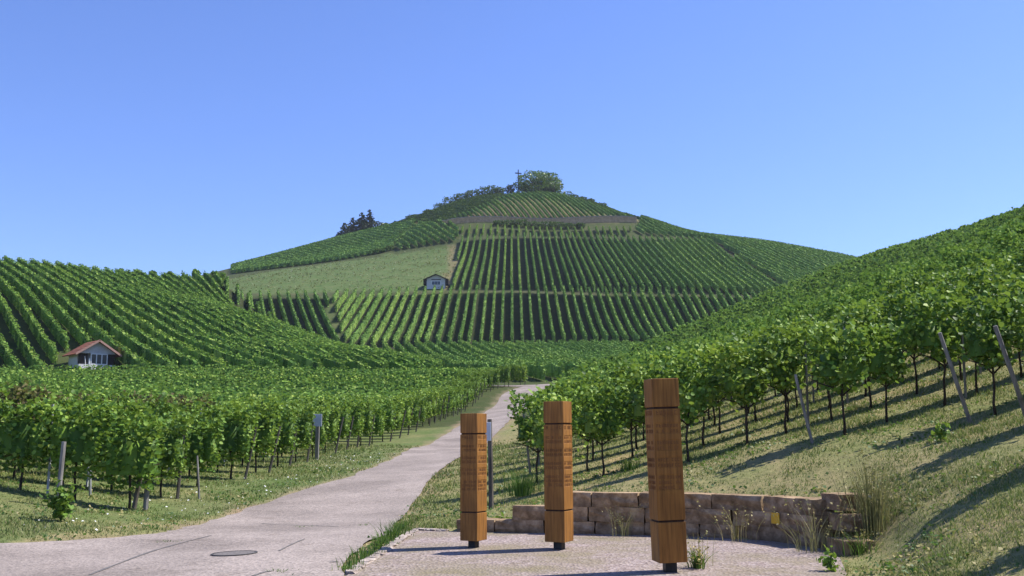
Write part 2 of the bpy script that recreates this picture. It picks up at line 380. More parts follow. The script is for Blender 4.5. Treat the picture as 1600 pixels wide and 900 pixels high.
# ground sheet: polar grid around the viewpoint, fine inside the view
th = np.concatenate([np.arange(-180, -36, 4.0), np.arange(-36, 36, .31), np.arange(36, 180, 4.0)])
rr = [1.0]
while rr[-1] < 3000: rr.append(rr[-1] * (1.0145 if rr[-1] < 520 else 1.12))
rr = np.array(rr)
TH, RR = np.meshgrid(np.radians(th), rr)
GX, GY = (RR * np.sin(TH)).ravel(), (RR * np.cos(TH)).ravel()
GX = np.append(GX, 0.0); GY = np.append(GY, 0.0)
GZ = H(GX, GY)
nt_, nr_ = len(th), len(rr)
ii, jj = np.meshgrid(np.arange(nr_ - 1), np.arange(nt_), indexing='ij')
j2 = (jj + 1) % nt_
F = np.stack([ii * nt_ + jj, ii * nt_ + j2, (ii + 1) * nt_ + j2, (ii + 1) * nt_ + jj], -1).reshape(-1, 4)[:, ::-1]
gme = np_mesh('ground', np.stack([GX, GY, GZ], -1), F, M['ground'], True)

def PX(u, Y, v=480):
    x, y, z = at(u, v, Y); return (x, y)
FIELD = [PX(330, 243), PX(520, 246), PX(706, 246), PX(716, 322), PX(600, 324), PX(450, 312), PX(340, 285)]
BARE = [PX(690, 246), PX(707, 246), PX(718, 324), PX(704, 322)]
TOPB = [PX(690, 356.5), PX(690, 358), PX(800, 411), PX(872, 412), PX(1005, 362), PX(995, 359)]
LOWER = [PX(335, 238), PX(1300, 244), PX(1300, 196), PX(520, 190), PX(335, 190)]
UPPER = [PX(718, 328), PX(706, 246), PX(1420, 246), PX(1420, 350), PX(1110, 335), PX(900, 336)]
SCRUB = [PX(690, 352), PX(560, 440), PX(860, 450), PX(800, 412)]
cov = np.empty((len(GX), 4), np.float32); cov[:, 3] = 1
cov[:, :3] = (.062, .076, .03)  # dark ground tone, deepened for the shadows between vine rows
def paint(poly, c):
    m = in_poly(GX, GY, poly); cov[m, :3] = c
near = GY < 60
cov[near, :3] = (.235, .212, .108)
paint(LOWER, (.036, .044, .02)); paint(UPPER, (.036, .044, .02)); paint(FIELD, (.10, .138, .052)); paint(BARE, (.17, .15, .08))  # soil of both tiers darkened for the shade in the row gaps
_lv = (GX < np.interp(GY, [0, 15, 24, 31, 44, 58, 80, 94], [-30, -8, -5.6, -4.6, -4.3, -3.4, -1.6, 0])) & near; cov[_lv, :3] = (.135, .158, .066)
paint([PX(503, 241), PX(520, 241), PX(545, 190), PX(522, 190)], (.08, .10, .042)); paint(TOPB, (.18, .145, .09)); paint(SCRUB, (.11, .105, .05))
# pale mown track between the two tiers of the hill
mtrk = (np.abs(GY - 244 - .01 * GX) < 1.0) & (GX > -70) & (GX < 75); cov[mtrk, :3] = (.075, .082, .04)
ca = gme.attributes.new('cover', 'FLOAT_COLOR', 'POINT'); ca.data.foreach_set('color', cov.ravel())
tag(link('ground', gme), 'grassy ground rising into vineyard hills', None, None, 'structure')

# ---------------------------------------------------------------- road and gravel pad
def catmull(pts, n):
    P = np.array(pts, float); P = np.vstack([2 * P[0] - P[1], P, 2 * P[-1] - P[-2]]); out = []
    for i in range(1, len(P) - 2):
        for t in np.linspace(0, 1, n, endpoint=False):
            a, b, c, d = P[i - 1:i + 3]
            out.append(.5 * ((2 * b) + (-a + c) * t + (2 * a - 5 * b + 4 * c - d) * t * t + (-a + 3 * b - 3 * c + d) * t ** 3))
    out.append(P[-2]); return np.array(out)
_rx = lambda y: float(np.interp(y, [12.2, PADL[2][1], PADL[1][1], PADL[0][1], 23, 34, 45, 58, 68, 77, 91], [PADL[2][0] - .05, PADL[2][0] - .22, PADL[1][0] - .28, PADL[0][0] - .38, -2.25, -2.1, -1.33, -.25, .5, 1.3, 3.4]))
_lx = lambda y: float(np.interp(y, [17.3, 24, 31, 44, 58, 80, 94], [at(230, 838, 17.3)[0], at(420, 785, 24)[0], at(560, 740, 31)[0], at(648, 700, 44)[0], at(711, 670, 58)[0], at(768, 632, 80)[0], at(800, 611, 94)[0]]))
_pairs = [((-32, 0), (-20, -24)), ((-22, 9.5), (-6, -16)), ((-14.5, 13.7), (1.5, -5)), ((-10.5, 14.9), (.3, 4)), ((-7.8, 15.6), (-1.2, 9.3))]
for yl, yr in ((17.3, 13.0), (20, 17), (24, 22), (31, 30), (38, 38), (44, 44), (51, 51), (58, 58), (68, 68), (80, 79), (94, 91)): _pairs.append(((_lx(yl), yl), (_rx(yr), yr)))
_pairs += [((4.5, 101), (7, 97.5)), ((13, 106), (13, 102)), ((24, 110), (24, 106))]
ROAD_L = [p[0] for p in _pairs]; ROAD_R = [p[1] for p in _pairs]
nL, nR = catmull(ROAD_L, 14), catmull(ROAD_R, 14)
def wob(a, amp, seed):
    g = np.random.default_rng(seed); n = len(a); s = np.convolve(g.normal(size=n + 4), np.ones(3) / 3, 'same')[:n] * amp
    b = a.copy(); b[:, 0] += s; return b
def strip(L, Rr, nx, dz, name, mat):
    n = len(L); V = []
    for k in range(nx + 1):
        t = k / nx; p = L * (1 - t) + Rr * t; V.append(p)
    V = np.stack(V, 1).reshape(-1, 2); z = H(V[:, 0], V[:, 1]) + dz
    V = np.column_stack([V, z]); i, j = np.meshgrid(np.arange(n - 1), np.arange(nx), indexing='ij'); w = nx + 1
    Fc = np.stack([i * w + j, i * w + j + 1, (i + 1) * w + j + 1, (i + 1) * w + j], -1).reshape(-1, 4)
    return np_mesh(name, V, Fc, mat, True)
eL, eR = wob(nL, .10, 3), wob(nR, .06, 4)
road = tag(link('road', strip(eL, eR, 18, .035, 'road', M['road'])), 'pale pinkish paved lane curving up between the vineyards', None, None, 'structure')
# side track that leaves to the left at the foot of the hill
tl = catmull([(-70, 102.5), (-30, 103), (-6, 101.5), (2.5, 98.5)], 10); tr = catmull([(-70, 100.5), (-30, 101), (-6, 99.8), (2.0, 96)], 10)
tag(link('track', strip(tl, tr, 4, .05, 'track', M['road'])), 'side track leaving the lane below the hill', None, None, 'structure')
_nr = np.where((GY > 5) & (GY < 100) & (np.abs(GX) < 40))[0]
_d = np.minimum(poly_dist(GX[_nr], GY[_nr], nL[::3], False), poly_dist(GX[_nr], GY[_nr], nR[::3], False) + .12)
_w = np.clip(1 - _d / (.55 + .25 * np.sin(GX[_nr] * 2.1 + GY[_nr] * 1.7)), 0, 1)[:, None]
cov[_nr, :3] = cov[_nr, :3] * (1 - _w) + np.array([.27, .205, .145]) * _w
ca.data.foreach_set('color', cov.ravel())
ROAD_POLY = [tuple(p) for p in nL] + [tuple(p) for p in nR[::-1]]
bm = bmesh.new()
pv = [bm.verts.new((x, y, padz(x, y))) for x, y in PAD_POLY]
bmesh.ops.triangle_fill(bm, edges=[bm.edges.new((pv[i], pv[(i + 1) % len(pv)])) for i in range(len(pv))], use_beauty=True)
for f in bm.faces:
    if f.normal.z < 0: f.normal_flip()
tag(link('gravel_pavement', bm_mesh('gravel_pavement', bm, M['pad'])), 'pinkish gravel resting place with the three steles', None, None, 'structure')

def roadz(u, v):
    "point of the lane seen along a ray"
    r = np.array(ray(u, v)); ts = np.linspace(5, 60, 900); q = r[None] * ts[:, None]
    z = H(q[:, 0], q[:, 1]) + .03; k = int(np.argmax(q[:, 2] < z)); return q[k]
def crack(pts, w):
    q = np.array([roadz(u, v)[:2] for u, v in pts]); q = catmull(q, 5)
    d = np.gradient(q, axis=0); nrm = np.stack([-d[:, 1], d[:, 0]], -1) / (np.hypot(d[:, 0], d[:, 1])[:, None] + 1e-9)
    ww = w * (.6 + .8 * np.random.default_rng(len(pts) * 7).random(len(q)))[:, None]
    o = link('crack', strip(q + nrm * ww, q - nrm * ww, 1, .041, 'crack', M['crack']), road)
crack([(140, 900), (190, 880), (240, 862), (300, 845), (330, 838)], .02)
crack([(408, 819), (450, 821), (485, 822), (529, 824)], .016)
crack([(436, 862), (455, 852), (476, 843)], .016)
crack([(515, 879), (530, 879)], .02)
crack([(395, 902), (410, 897), (425, 894)], .02)

# ---------------------------------------------------------------- foliage builders
def rand_frames(n, rng, up=.35, bias=None):
    nrm = rng.normal(size=(n, 3))
    if bias is not None: nrm = nrm * .55 + bias; up = 0
    else: nrm[:, 2] = np.abs(nrm[:, 2]) + up
    nrm /= np.linalg.norm(nrm, axis=1)[:, None]
    t = rng.normal(size=(n, 3)); t -= (t * nrm).sum(1)[:, None] * nrm; t /= np.linalg.norm(t, axis=1)[:, None]
    return nrm, t, np.cross(nrm, t)
def quads(c, s, rng, up=.35, bias=None):
    "a diamond-ish leaf clump quad at each centre"
    n = len(c); nrm, t, b = rand_frames(n, rng, up, bias); s = np.broadcast_to(np.asarray(s, float), (n,))[:, None]
    e = rng.uniform(.7, 1.2, (n, 1))
    V = np.stack([c - t * s * .55, c - b * s * .45 * e + nrm * s * .12, c + t * s * .6, c + b * s * .45 * e + nrm * s * .12], 1)
    return V.reshape(-1, 3)
LEAF = np.array([(0, 0, 0), (-.48, .16, .10), (-.40, .66, .08), (0, 1, -.05), (.40, .66, .08), (.48, .16, .10), (0, .42, -.04)])
LEAF_F = np.array([(6, 0, 1), (6, 1, 2), (6, 2, 3), (6, 3, 4), (6, 4, 5), (6, 5, 0)])
def leaves(c, s, rng, up=.35):
    n = len(c); nrm, t, b = rand_frames(n, rng, up); s = np.broadcast_to(np.asarray(s, float), (n,))
    L = LEAF[None] * s[:, None, None]
    V = c[:, None] + L[..., 0:1] * b[:, None] + L[..., 1:2] * t[:, None] + L[..., 2:3] * nrm[:, None]
    Fc = (LEAF_F[None] + 7 * np.arange(n)[:, None, None]).reshape(-1, 3)
    return V.reshape(-1, 3), Fc
def quad_mesh(name, V, mat):
    return np_mesh(name, V, np.arange(len(V)).reshape(-1, 4), mat)

def vine_centres(n, rng, L=1.18, W=.56, z0=.62, z1=1.78, lolly=.5, shoots=7):
    "leaf centres of one trellised vine: hedge-shaped body, tapered below, shoots on top"
    t = rng.random(n) ** .85; z = z0 + (z1 - z0) * t
    taper = 1 - lolly * (1 - t) ** 2
    a = rng.uniform(-1, 1, n); x = a * L / 2 * taper
    sh = np.sqrt(rng.random(n)); ang = rng.uniform(0, 2 * np.pi, n)
    y = np.cos(ang) * sh * W / 2 * (.75 + .35 * np.sin(math.pi * np.clip(t, 0, 1)))
    lump = .10 * np.sin(x * 9 + rng.uniform(0, 6)) * (t > .6)
    c = np.stack([x, y, z + lump], -1)
    ex = []
    for k in range(shoots):
        sx, sy = rng.uniform(-L / 2, L / 2), rng.uniform(-W / 3, W / 3); hh = rng.uniform(.10, .32); m = rng.integers(4, 8)
        q = np.linspace(0, 1, m); dx, dy = rng.uniform(-.15, .15), rng.uniform(-.3, .3)
        ex.append(np.stack([sx + dx * q + rng.normal(0, .04, m), sy + dy * q * q + rng.normal(0, .04, m), z1 - .08 + hh * q], -1))
    for k in range(4):   # shoots hanging at the sides
        sx = rng.uniform(-L / 2, L / 2); s_ = rng.choice([-1, 1]); m = 5; q = np.linspace(0, 1, m)
        ex.append(np.stack([sx + rng.normal(0, .05, m), s_ * (W / 2 + .12 * q) + rng.normal(0, .04, m), 1.5 - rng.uniform(.3, .8) * q], -1))
    return np.concatenate([c] + ex)

VINES = []; VINES_L = []
for k in range(12):
    g = np.random.default_rng(100 + k)
    lf = k >= 6
    c = vine_centres(950 if lf else 800, g, z0=.42 if lf else .80, W=.66 if lf else .60, z1=(1.74 if lf else 1.84) + .10 * g.random(), lolly=.2 if lf else .6, shoots=11)
    V, Fc = leaves(c, g.uniform(.06, .118, len(c)), g)
    # boxes added inside the vine to keep its front dark
    for q in range(3):
        cx_, lx, ly = (q - 1) * (.30 if lf else .24), .16, .15 if lf else .12
        zb, zt = (.68 if lf else .98) + g.uniform(0, .1), 1.42 + g.uniform(-.08, .08)
        o8 = np.array([(cx_ + sx * lx * g.uniform(.8, 1.1), sy * ly * g.uniform(.7, 1.1), z_) for z_ in (zb, zt) for sx, sy in ((-1, -1), (1, -1), (1, 1), (-1, 1))])
        f8 = np.array([(0, 1, 5), (0, 5, 4), (1, 2, 6), (1, 6, 5), (2, 3, 7), (2, 7, 6), (3, 0, 4), (3, 4, 7), (4, 5, 6), (4, 6, 7)])
        Fc = np.concatenate([Fc, f8 + len(V)]); V = np.concatenate([V, o8])
    me = np_mesh('foliage', V, Fc, M['leaf'])
    mr = np_mesh('foliage', V, Fc, M['leaf_red']) if lf else None
    bm = bmesh.new()
    w = lambda s: g.normal(0, s)
    pts = [(0, 0, -.08), (w(.012), w(.012), .2), (w(.018), w(.018), .45), (w(.022), w(.02), .7), (w(.025), w(.02), 1.0)]
    tube(bm, pts, [.032, .024, .021, .02, .015], 6)
    for s in (-1, 1): tube(bm, [pts[3], (s * .2, w(.02), .85), (s * .55, w(.03), .92)], [.018, .014, .009], 5)
    (VINES_L if lf else VINES).append((me, mr, bm_mesh('trunk', bm, M['bark'], True)))

def grow_row(name, pts, label, group, mat, W=.55, hgt=1.95, z0=.35, dens=30, size=.42, rng=RNG, parent=None, step=None):
    "one continuous trellised row along a plan line; returns the leaf quads"
    pts = np.asarray(pts, float); a, b = pts[0], pts[-1]; L = np.hypot(*(b - a)); n = max(6, int(L * dens))
    t = rng.random(n); weak = rng.random(int(L / 1.2) + 2) < .07; t = t[~(weak[(t * L / 1.2).astype(int)] & (rng.random(n) < .5))]; n = len(t); p = a[None] * (1 - t[:, None]) + b[None] * t[:, None]
    d = (b - a) / L; nr = np.array([-d[1], d[0]])
    ang = rng.uniform(0, 2 * np.pi, n); s = rng.random(n) ** .4
    hz = z0 + (hgt - z0) * rng.random(n) ** .8
    lump = 1 + .18 * np.sin(t * L * 5.3 + rng.uniform(0, 6)) * rng.random(n)
    off = np.cos(ang) * s * W / 2 * lump
    xy = p + nr[None] * off[:, None]
    z = H(p[:, 0], p[:, 1]) + hz * (1 + .03 * np.sin(t * L * 2.1 + rng.uniform(0, 6))) + rng.normal(0, .05, n)
    tz = (hz - z0) / (hgt - z0)
    bias = np.column_stack([nr[0] * np.cos(ang) * 1.0, nr[1] * np.cos(ang) * 1.0, .25 + .9 * tz ** 3])
    Q = quads(np.column_stack([xy, z]), rng.uniform(.7, 1.3, n) * size, rng, bias=bias)
    # solid core added inside the hedge to stop light leaking through
    m = max(2, int(L / 1.3) + 1); tt = np.linspace(.8 / max(L, 4), 1 - .8 / max(L, 4), m); c = a[None] + (b - a)[None] * tt[:, None]; gz = H(c[:, 0], c[:, 1])
    wj = W * rng.uniform(.24, .38, (m, 4)); tj = gz + hgt * rng.uniform(.74, .92, m); bj = gz + z0 + rng.uniform(0, .15, m)
    P = [np.column_stack([c - nr * wj[:, :1], bj]), np.column_stack([c - nr * wj[:, 1:2], tj]), np.column_stack([c + nr * wj[:, 2:3], tj]), np.column_stack([c + nr * wj[:, 3:], bj])]
    core = [np.stack([P[i][:-1], P[i][1:], P[i + 1][1:], P[i + 1][:-1]], 1).reshape(-1, 3) for i in range(3)]
    core += [np.stack([P[0][k], P[1][k], P[2][k], P[3][k]]) for k in (0, -1)]
    return np.concatenate([Q] + core)
def clip_rows(poly, d, spacing, off=0.0):
    d = np.array(d, float); d /= np.hypot(*d); nr = np.array([-d[1], d[0]])
    P = np.array([p[:2] for p in poly], float); s = P @ nr; t = P @ d; out = []
    k0 = math.ceil((s.min() - off) / spacing); k1 = math.floor((s.max() - off) / spacing)
    for k in range(k0, k1 + 1):
        c = off + k * spacing; hits = []
        for i in range(len(P)):
            j = (i + 1) % len(P)
            if (s[i] > c) != (s[j] > c):
                f = (c - s[i]) / (s[j] - s[i]); hits.append(t[i] + f * (t[j] - t[i]))
        hits.sort()
        for q in range(0, len(hits) - 1, 2):
            if hits[q + 1] - hits[q] > 2.5: out.append((nr * c + d * hits[q], nr * c + d * hits[q + 1]))
    return out
NROWS = 0
def block(poly, d, spacing, label, group, mat, off=0.0, ends=None, **kw):
    global NROWS
    rows = clip_rows(poly, d, spacing, off)
    rows.sort(key=lambda r: r[0][0] + r[1][0])
    for i, (a, b) in enumerate(rows):
        c = (a + b) / 2; cz = h1(*c)
        jit = RNG.normal(0, .08, 2)
        V = grow_row('vine_row', [a + jit, b + jit], label, group, mat, **kw)
        o = link('vine_row', quad_mesh('vine_row', V - np.array([c[0], c[1], cz]), mat), None, (c[0], c[1], cz))
        lb = ordinal(i + 1) + ' ' + label
        if ends and i == 0: lb = ends[0]
        if ends and i == len(rows) - 1: lb = ends[1]
        tag(o, lb, 'vine row', group)
    NROWS += len(rows); print(group, len(rows))

# ---- main hill
block([PX(718, 326), PX(706, 245.2), PX(1000, 245.2), PX(1243, 245.2), PX(1110, 331), PX(900, 334)], (0, 1), 2.0,
      'vine row from the meadow edge on the broad upper tier of the hill', 'vine rows on the upper tier of the main hill', M['leaf_hill'],
      ends=('vine row along the bare strip and pale meadow on the upper tier', 'vine row at the right end of the broad upper tier, against the shoulder'), dens=40, size=.30, W=.52, hgt=2.1, z0=.1)
block([PX(1116, 334), PX(1249, 249), PX(1430, 252), PX(1430, 332), PX(1360, 346), PX(1280, 352), PX(1200, 360), PX(1114, 374)], (.17, -1), 2.1,
      'dark vine row from the broad tier on the right shoulder of the hill', 'vine rows on the right shoulder of the main hill', M['leaf_hill'], dens=42, size=.29, W=.5, hgt=2.1, z0=.1)
block([PX(517, 240), PX(542, 194), PX(1000, 198), PX(1240, 200), PX(1240, 243), PX(800, 243.4)], (0, 1), 2.05,
      'vine row from the grassy wedge on the lower tier below the mown track', 'vine rows on the lower tier of the main hill', M['leaf_hill'],
      ends=('leftmost vine row of the lower tier, beside the grassy wedge', 'rightmost vine row of the lower tier, by the right slope'), dens=42, size=.29, W=.52, hgt=2.15, z0=.1)
block([PX(338, 238), PX(508, 239), PX(530, 194), PX(338, 190)], (10.6, -35), 2.05,
      'slanting vine row from the left spur, left of the grassy wedge', 'slanting vine rows left of the grassy wedge', M['leaf_hill'], dens=42, size=.29, W=.52, hgt=2.15, z0=.1)
block([PX(560, 186), PX(1010, 190), PX(1010, 128), PX(900, 112), PX(800, 110), PX(715, 113), PX(690, 122)], (11.5, -68), 2.0,
      'vine row from the left at the foot of the hill above the lane', 'vine rows at the foot of the main hill', M['leaf_hill'], dens=72, size=.22, W=.5, hgt=1.9, z0=.12)
block([PX(722, 345), PX(720, 331), PX(985, 338), PX(990, 347)], (0, 1), 2.4,
      'short bright young vine row from the left under the summit terrace wall', 'short rows of young vines under the terrace wall', M['leaf_bright'], dens=55, size=.3, hgt=1.6)
block([PX(700, 360), PX(803, 408), PX(868, 410), PX(1002, 361)], (.2, -1), 1.95,
      'vine row from the left on bare soil below the summit trees', 'vine rows on the summit terrace', M['leaf_hill'],
      ends=('leftmost short vine row on the summit terrace', 'rightmost short vine row on the summit terrace'), dens=45, size=.28, W=.45, hgt=1.7)
block([PX(1005, 363), PX(1002, 392), PX(1060, 383), PX(1120, 372), PX(1117, 336), PX(992, 341)], (.3, -1), 2.2,
      'dark vine row from the left on the ridge between terrace wall and shoulder', 'vine rows on the right ridge', M['leaf_hill'], dens=45, size=.32, W=.6)
# ---- left spur
LEFT_POLY = [PX(-120, 105), PX(120, 106), PX(400, 106), PX(690, 117), PX(600, 133), PX(520, 148), PX(430, 165), PX(350, 189), PX(345, 201), PX(180, 188), PX(0, 176), PX(-120, 172)]
HUT = at(150, 588, 107.5)
LEFT_LO = [PX(-120, 102), PX(88, 102), PX(96, 113.5), PX(172, 113.5), PX(196, 102), PX(400, 102), PX(660, 106), PX(700, 114), PX(600, 133), PX(520, 148), PX(430, 165), PX(350, 189), PX(345, 201), PX(180, 188), PX(0, 176), PX(-120, 172)]
block(LEFT_LO, (-.58, .82), 2.1, 'vine row from the left climbing the left spur behind the white hut', 'vine rows on the left spur', M['leaf_far'], dens=48, size=.265, W=.55, hgt=1.9, z0=.15)
# ---- flat field left of the lane
cl = catmull(ROAD_L, 14)
cl = cl[np.searchsorted(np.arange(len(cl)), 56):]
def road_left_x(Y): return float(np.interp(Y, cl[:, 1], cl[:, 0]))
Y = 21.4; LEFT_ROWS = []
while Y < 99.5:
    verge = float(np.interp(Y, (21, 25, 32, 45, 60, 95), (1.6, 2.2, 2.8, 2.6, 2.0, 1.7)))
    LEFT_ROWS.append((Y, road_left_x(Y) - verge)); Y += 2.45 if Y < 38 else 2.1
def lrow(k, t):
    Y, xe = LEFT_ROWS[k]; return xe - t, Y + .035 * t
NEAR = []          # (depth, x, y, rz, side, row, along)
for k, (Yk, xe) in enumerate(LEFT_ROWS):
    far_x = .56 * Yk + 7; n = int((far_x + xe) / 1.15)
    lim = 40 if k < 4 else (8 if k < 10 else (4 if k < 18 else 2))
    for j in range(min(n, lim)):
        x, y = lrow(k, .4 + 1.15 * j)
        NEAR.append((Yk, x, y, math.pi - .035, 'L', k, j))
    t0 = .4 + 1.15 * min(n, lim) - .55
    if n > lim:
        a, b = np.array(lrow(k, t0)), np.array(lrow(k, far_x + xe))
        mat = M['leaf_red'] if k in (1, 2, 3, 4, 5, 6) else M['leaf_far']
        big = Yk < 40
        V = grow_row('', [a, b], '', '', mat, W=.55, z0=.5, hgt=1.78, dens=230 if big else 88, size=.145 if big else .22)
        c = (a + b) / 2; cz = h1(*c)
        o = link('vine_row', quad_mesh('vine_row', V - np.array([c[0], c[1], cz]), mat), None, (c[0], c[1], cz))
        tag(o, ('reddish tinted' if k in (1, 2, 3, 4, 5, 6) else 'green') + ' vine row across the flat field, ' + ordinal(k + 1) + ' row counted from the lane bend', 'vine row',
            'reddish vine rows in the flat field' if k in (1, 2, 3, 4, 5, 6) else 'green vine rows in the flat field'); NROWS += 1
print('rows total', NROWS)

# ---- right slope
D = np.array([.92, .39]); D /= np.hypot(*D); NN = np.array([-D[1], D[0]])
EDGE = np.array([(4.0, 4.0), (5.6, 7.0), (6.0, 9.0), (6.5, 11.1), (7.2, 13.2), (8.1, 15.7), (8.2, 18), (5.5, 19.3), (2.8, 20.4), (-.05, 21.6), (.6, 25), (1.2, 30), (2.0, 40), (2.4, 45), (3.4, 60), (5.0, 78), (7.2, 92), (11, 102), (14, 118), (17, 145), (20, 180), (25, 225), (60, 300)])
SLOPE = [tuple(p) for p in EDGE] + [PX(860, 112), PX(920, 134), PX(1000, 164), PX(1100, 184), PX(1200, 200), PX(1365, 208), PX(1480, 180), PX(1600, 155), PX(1720, 140), (40, 10), (20, 0)]
es, et = EDGE @ NN, EDGE @ D
MASS = []; RIGHT_ENDS = []
srow = 13.36 - 2.03 * 5
kk = 0
while srow < 260:
    hits = []
    for i in range(len(EDGE) - 1):
        if (es[i] > srow) != (es[i + 1] > srow):
            f = (srow - es[i]) / (es[i + 1] - es[i]); hits.append(et[i] + f * (et[i + 1] - et[i]))
    if hits:
        t0 = min(hits); RIGHT_ENDS.append((kk, *(NN * srow + D * t0)))
        j = 0
        for t in np.arange(t0 + .35, t0 + 260, 1.2):
            p = NN * srow + D * t
            if not in_poly([p[0]], [p[1]], SLOPE)[0]: 
                j += 1; continue
            if abs(p[0]) > .56 * p[1] + 6: break
            MASS.append((p[1], p[0] + RNG.normal(0, .07), p[1] + RNG.normal(0, .07), math.atan2(D[1], D[0]), 'R', kk, j)); j += 1
    srow += 2.03; kk += 1
_mx = np.array([m[1] for m in MASS]); _my = np.array([m[2] for m in MASS])
_ok = (_my < 70) | ((T_base(_mx, _my) > T_main(_mx, _my) + .1) & (T_base(_mx, _my) > T_left(_mx, _my)))
MASS = [m for m, k_ in zip(MASS, _ok) if k_]
MASS.sort()
nleft = len(NEAR); nright = 300 - nleft
NEAR += MASS[:nright]; REST = MASS[nright:]
print('near left', nleft, 'near right', nright, 'rest', len(REST), 'depth', MASS[nright][0])
hz = H([n[1] for n in NEAR], [n[2] for n in NEAR])
LBL = {}
def vine_label(side, k, j):
    n = ordinal(j + 1)
    if side == 'L':
        c = 'reddish grapevine' if k in (1, 2, 3, 4, 5, 6) and j > 2 else 'green grapevine'
        if k == 0: return ('end grapevine of the front row, beside the two crossed posts' if j == 0 else n + ' grapevine left from the lane in the front row of the flat field'), 'front row of grapevines left of the lane'
        if j == 0: return ('shaded end grapevine right behind the small grey sign' if k == 7 else 'shaded end grapevine at the verge, ' + ordinal(k + 1) + ' row of the flat field from the bend'), 'end grapevines along the lane verge'
        return n + ' ' + c + ' in from the verge, ' + ordinal(k + 1) + ' row of the flat field', 'grapevines behind the row ends of the flat field'
    rows = {5: 'the thick leaning post on the lawn', 6: 'the leaning post right of the nearest stele', 7: 'the end post hidden by the nearest stele', 8: 'the bushy vine between two steles', 4: 'the leaning post at the right edge'}
    if j == 0: return (n + ' grapevine at ' + rows[k] if k in rows else 'end grapevine beside the lane, ' + ordinal(k - 8) + ' row beyond the bushy end vine' if k > 8 else 'end grapevine shading the lawn, ' + ordinal(4 - k) + ' row nearer than the leaning post at the edge'), 'end grapevines of the right slope'
    return (n + ' grapevine uphill in the row of ' + rows[k] if k in rows else n + ' grapevine uphill, ' + ordinal(k - 8) + ' row beyond the bushy end vine' if k > 8 else n + ' grapevine uphill, ' + ordinal(4 - k) + ' row before the post at the edge'), 'grapevines over the mown grass of the right slope'
for i, (Yd, x, y, rz, side, k, j) in enumerate(NEAR):
    me, mr, tr_ = (VINES_L if side == 'L' else VINES)[int(RNG.integers(6))]
    root = empty('grapevine', (x, y, hz[i]), rz + (math.pi if RNG.random() < .5 else 0))
    s = RNG.uniform(.93, 1.1) ; root.scale = (s * RNG.uniform(.95, 1.1), s, s * RNG.uniform(.96, 1.06))
    lb, gp = vine_label(side, k, j); tag(root, lb, 'grapevine', gp)
    fo = link('foliage', mr if (side == 'L' and k in (1, 2, 3, 4, 5, 6) and j > 2) else me, root); fo['kind'] = 'stuff'
    link('trunk', tr_, root)
# the many smaller vines higher up the right slope, one mass
RX = np.array([m[1] for m in REST]); RY = np.array([m[2] for m in REST]); RZ = H(RX, RY)
LOD = []
for n, sz, s0 in ((340, (.08, .155), 0), (160, (.12, .23), 1), (66, (.19, .33), 2), (36, (.28, .45), 3)):
    vs_ = []
    for k in range(6):
        g = np.random.default_rng(500 + 10 * s0 + k); c = vine_centres(n, g, lolly=.5, z0=.75 if s0 < 2 else .55, z1=1.85, shoots=6 if s0 < 2 else 3)
        vs_.append(quads(c, g.uniform(*sz, len(c)), g))
    LOD.append(vs_)
chunks = []
for i in range(len(RX)):
    dd = RY[i]; l = 0 if dd < 48 else 1 if dd < 80 else 2 if dd < 125 else 3
    V = LOD[l][int(RNG.integers(6))]; a = REST[i][3] + (math.pi if RNG.random() < .5 else 0) + RNG.normal(0, .12); s = RNG.uniform(.86, 1.16)
    ca_, sa = math.cos(a) * s, math.sin(a) * s
    chunks.append(np.stack([V[:, 0] * ca_ - V[:, 1] * sa + RX[i], V[:, 0] * sa + V[:, 1] * ca_ + RY[i], V[:, 2] * s + RZ[i]], -1))
V = np.concatenate(chunks)
tag(link('vineyard_foliage', quad_mesh('vineyard_foliage', V, M['leaf_far'])), 'mass of green grapevines covering the higher right slope', 'vineyard', None, 'stuff')
print('mass quads', len(V) // 4)
# bare trunks of the nearer part of that mass
bm = bmesh.new()
for i in range(len(RX)):
    if RY[i] < 60: tube(bm, [(RX[i], RY[i], RZ[i] - .05), (RX[i] + RNG.normal(0, .03), RY[i], RZ[i] + .9)], [.03, .02], 4, False)
if bm.verts: tag(link('vine_stems', bm_mesh('vine_stems', bm, M['bark'])), 'thin dark vine stems under the foliage of the right slope', 'vine stems', None, 'stuff')
else: bm.free()

# flank parcels of the main hill: too fine to count
def mass(poly, d, sp, name, label, mat, **kw):
    Q = [grow_row('', [a, b], '', '', mat, **kw) for a, b in clip_rows(poly, d, sp)]
    tag(link(name, quad_mesh(name, np.concatenate(Q), mat)), label, 'vineyard', None, 'stuff')
mass([PX(360, 335), PX(470, 322), PX(606, 330), PX(648, 395), PX(520, 428), PX(360, 415)], (-.5, 1), 2.0, 'flank_vines', 'bright yellowish green vines on the left flank under the conifers', M['leaf_hill'], dens=16, size=.55, W=1.3, hgt=1.6)
mass([PX(612, 328), PX(714, 326), PX(716, 350), PX(680, 362), PX(646, 388)], (-.3, 1), 2.3, 'flank_vines', 'darker green vines between the pale meadow and the terrace wall', M['leaf_hill'], dens=22, size=.5, W=.7)

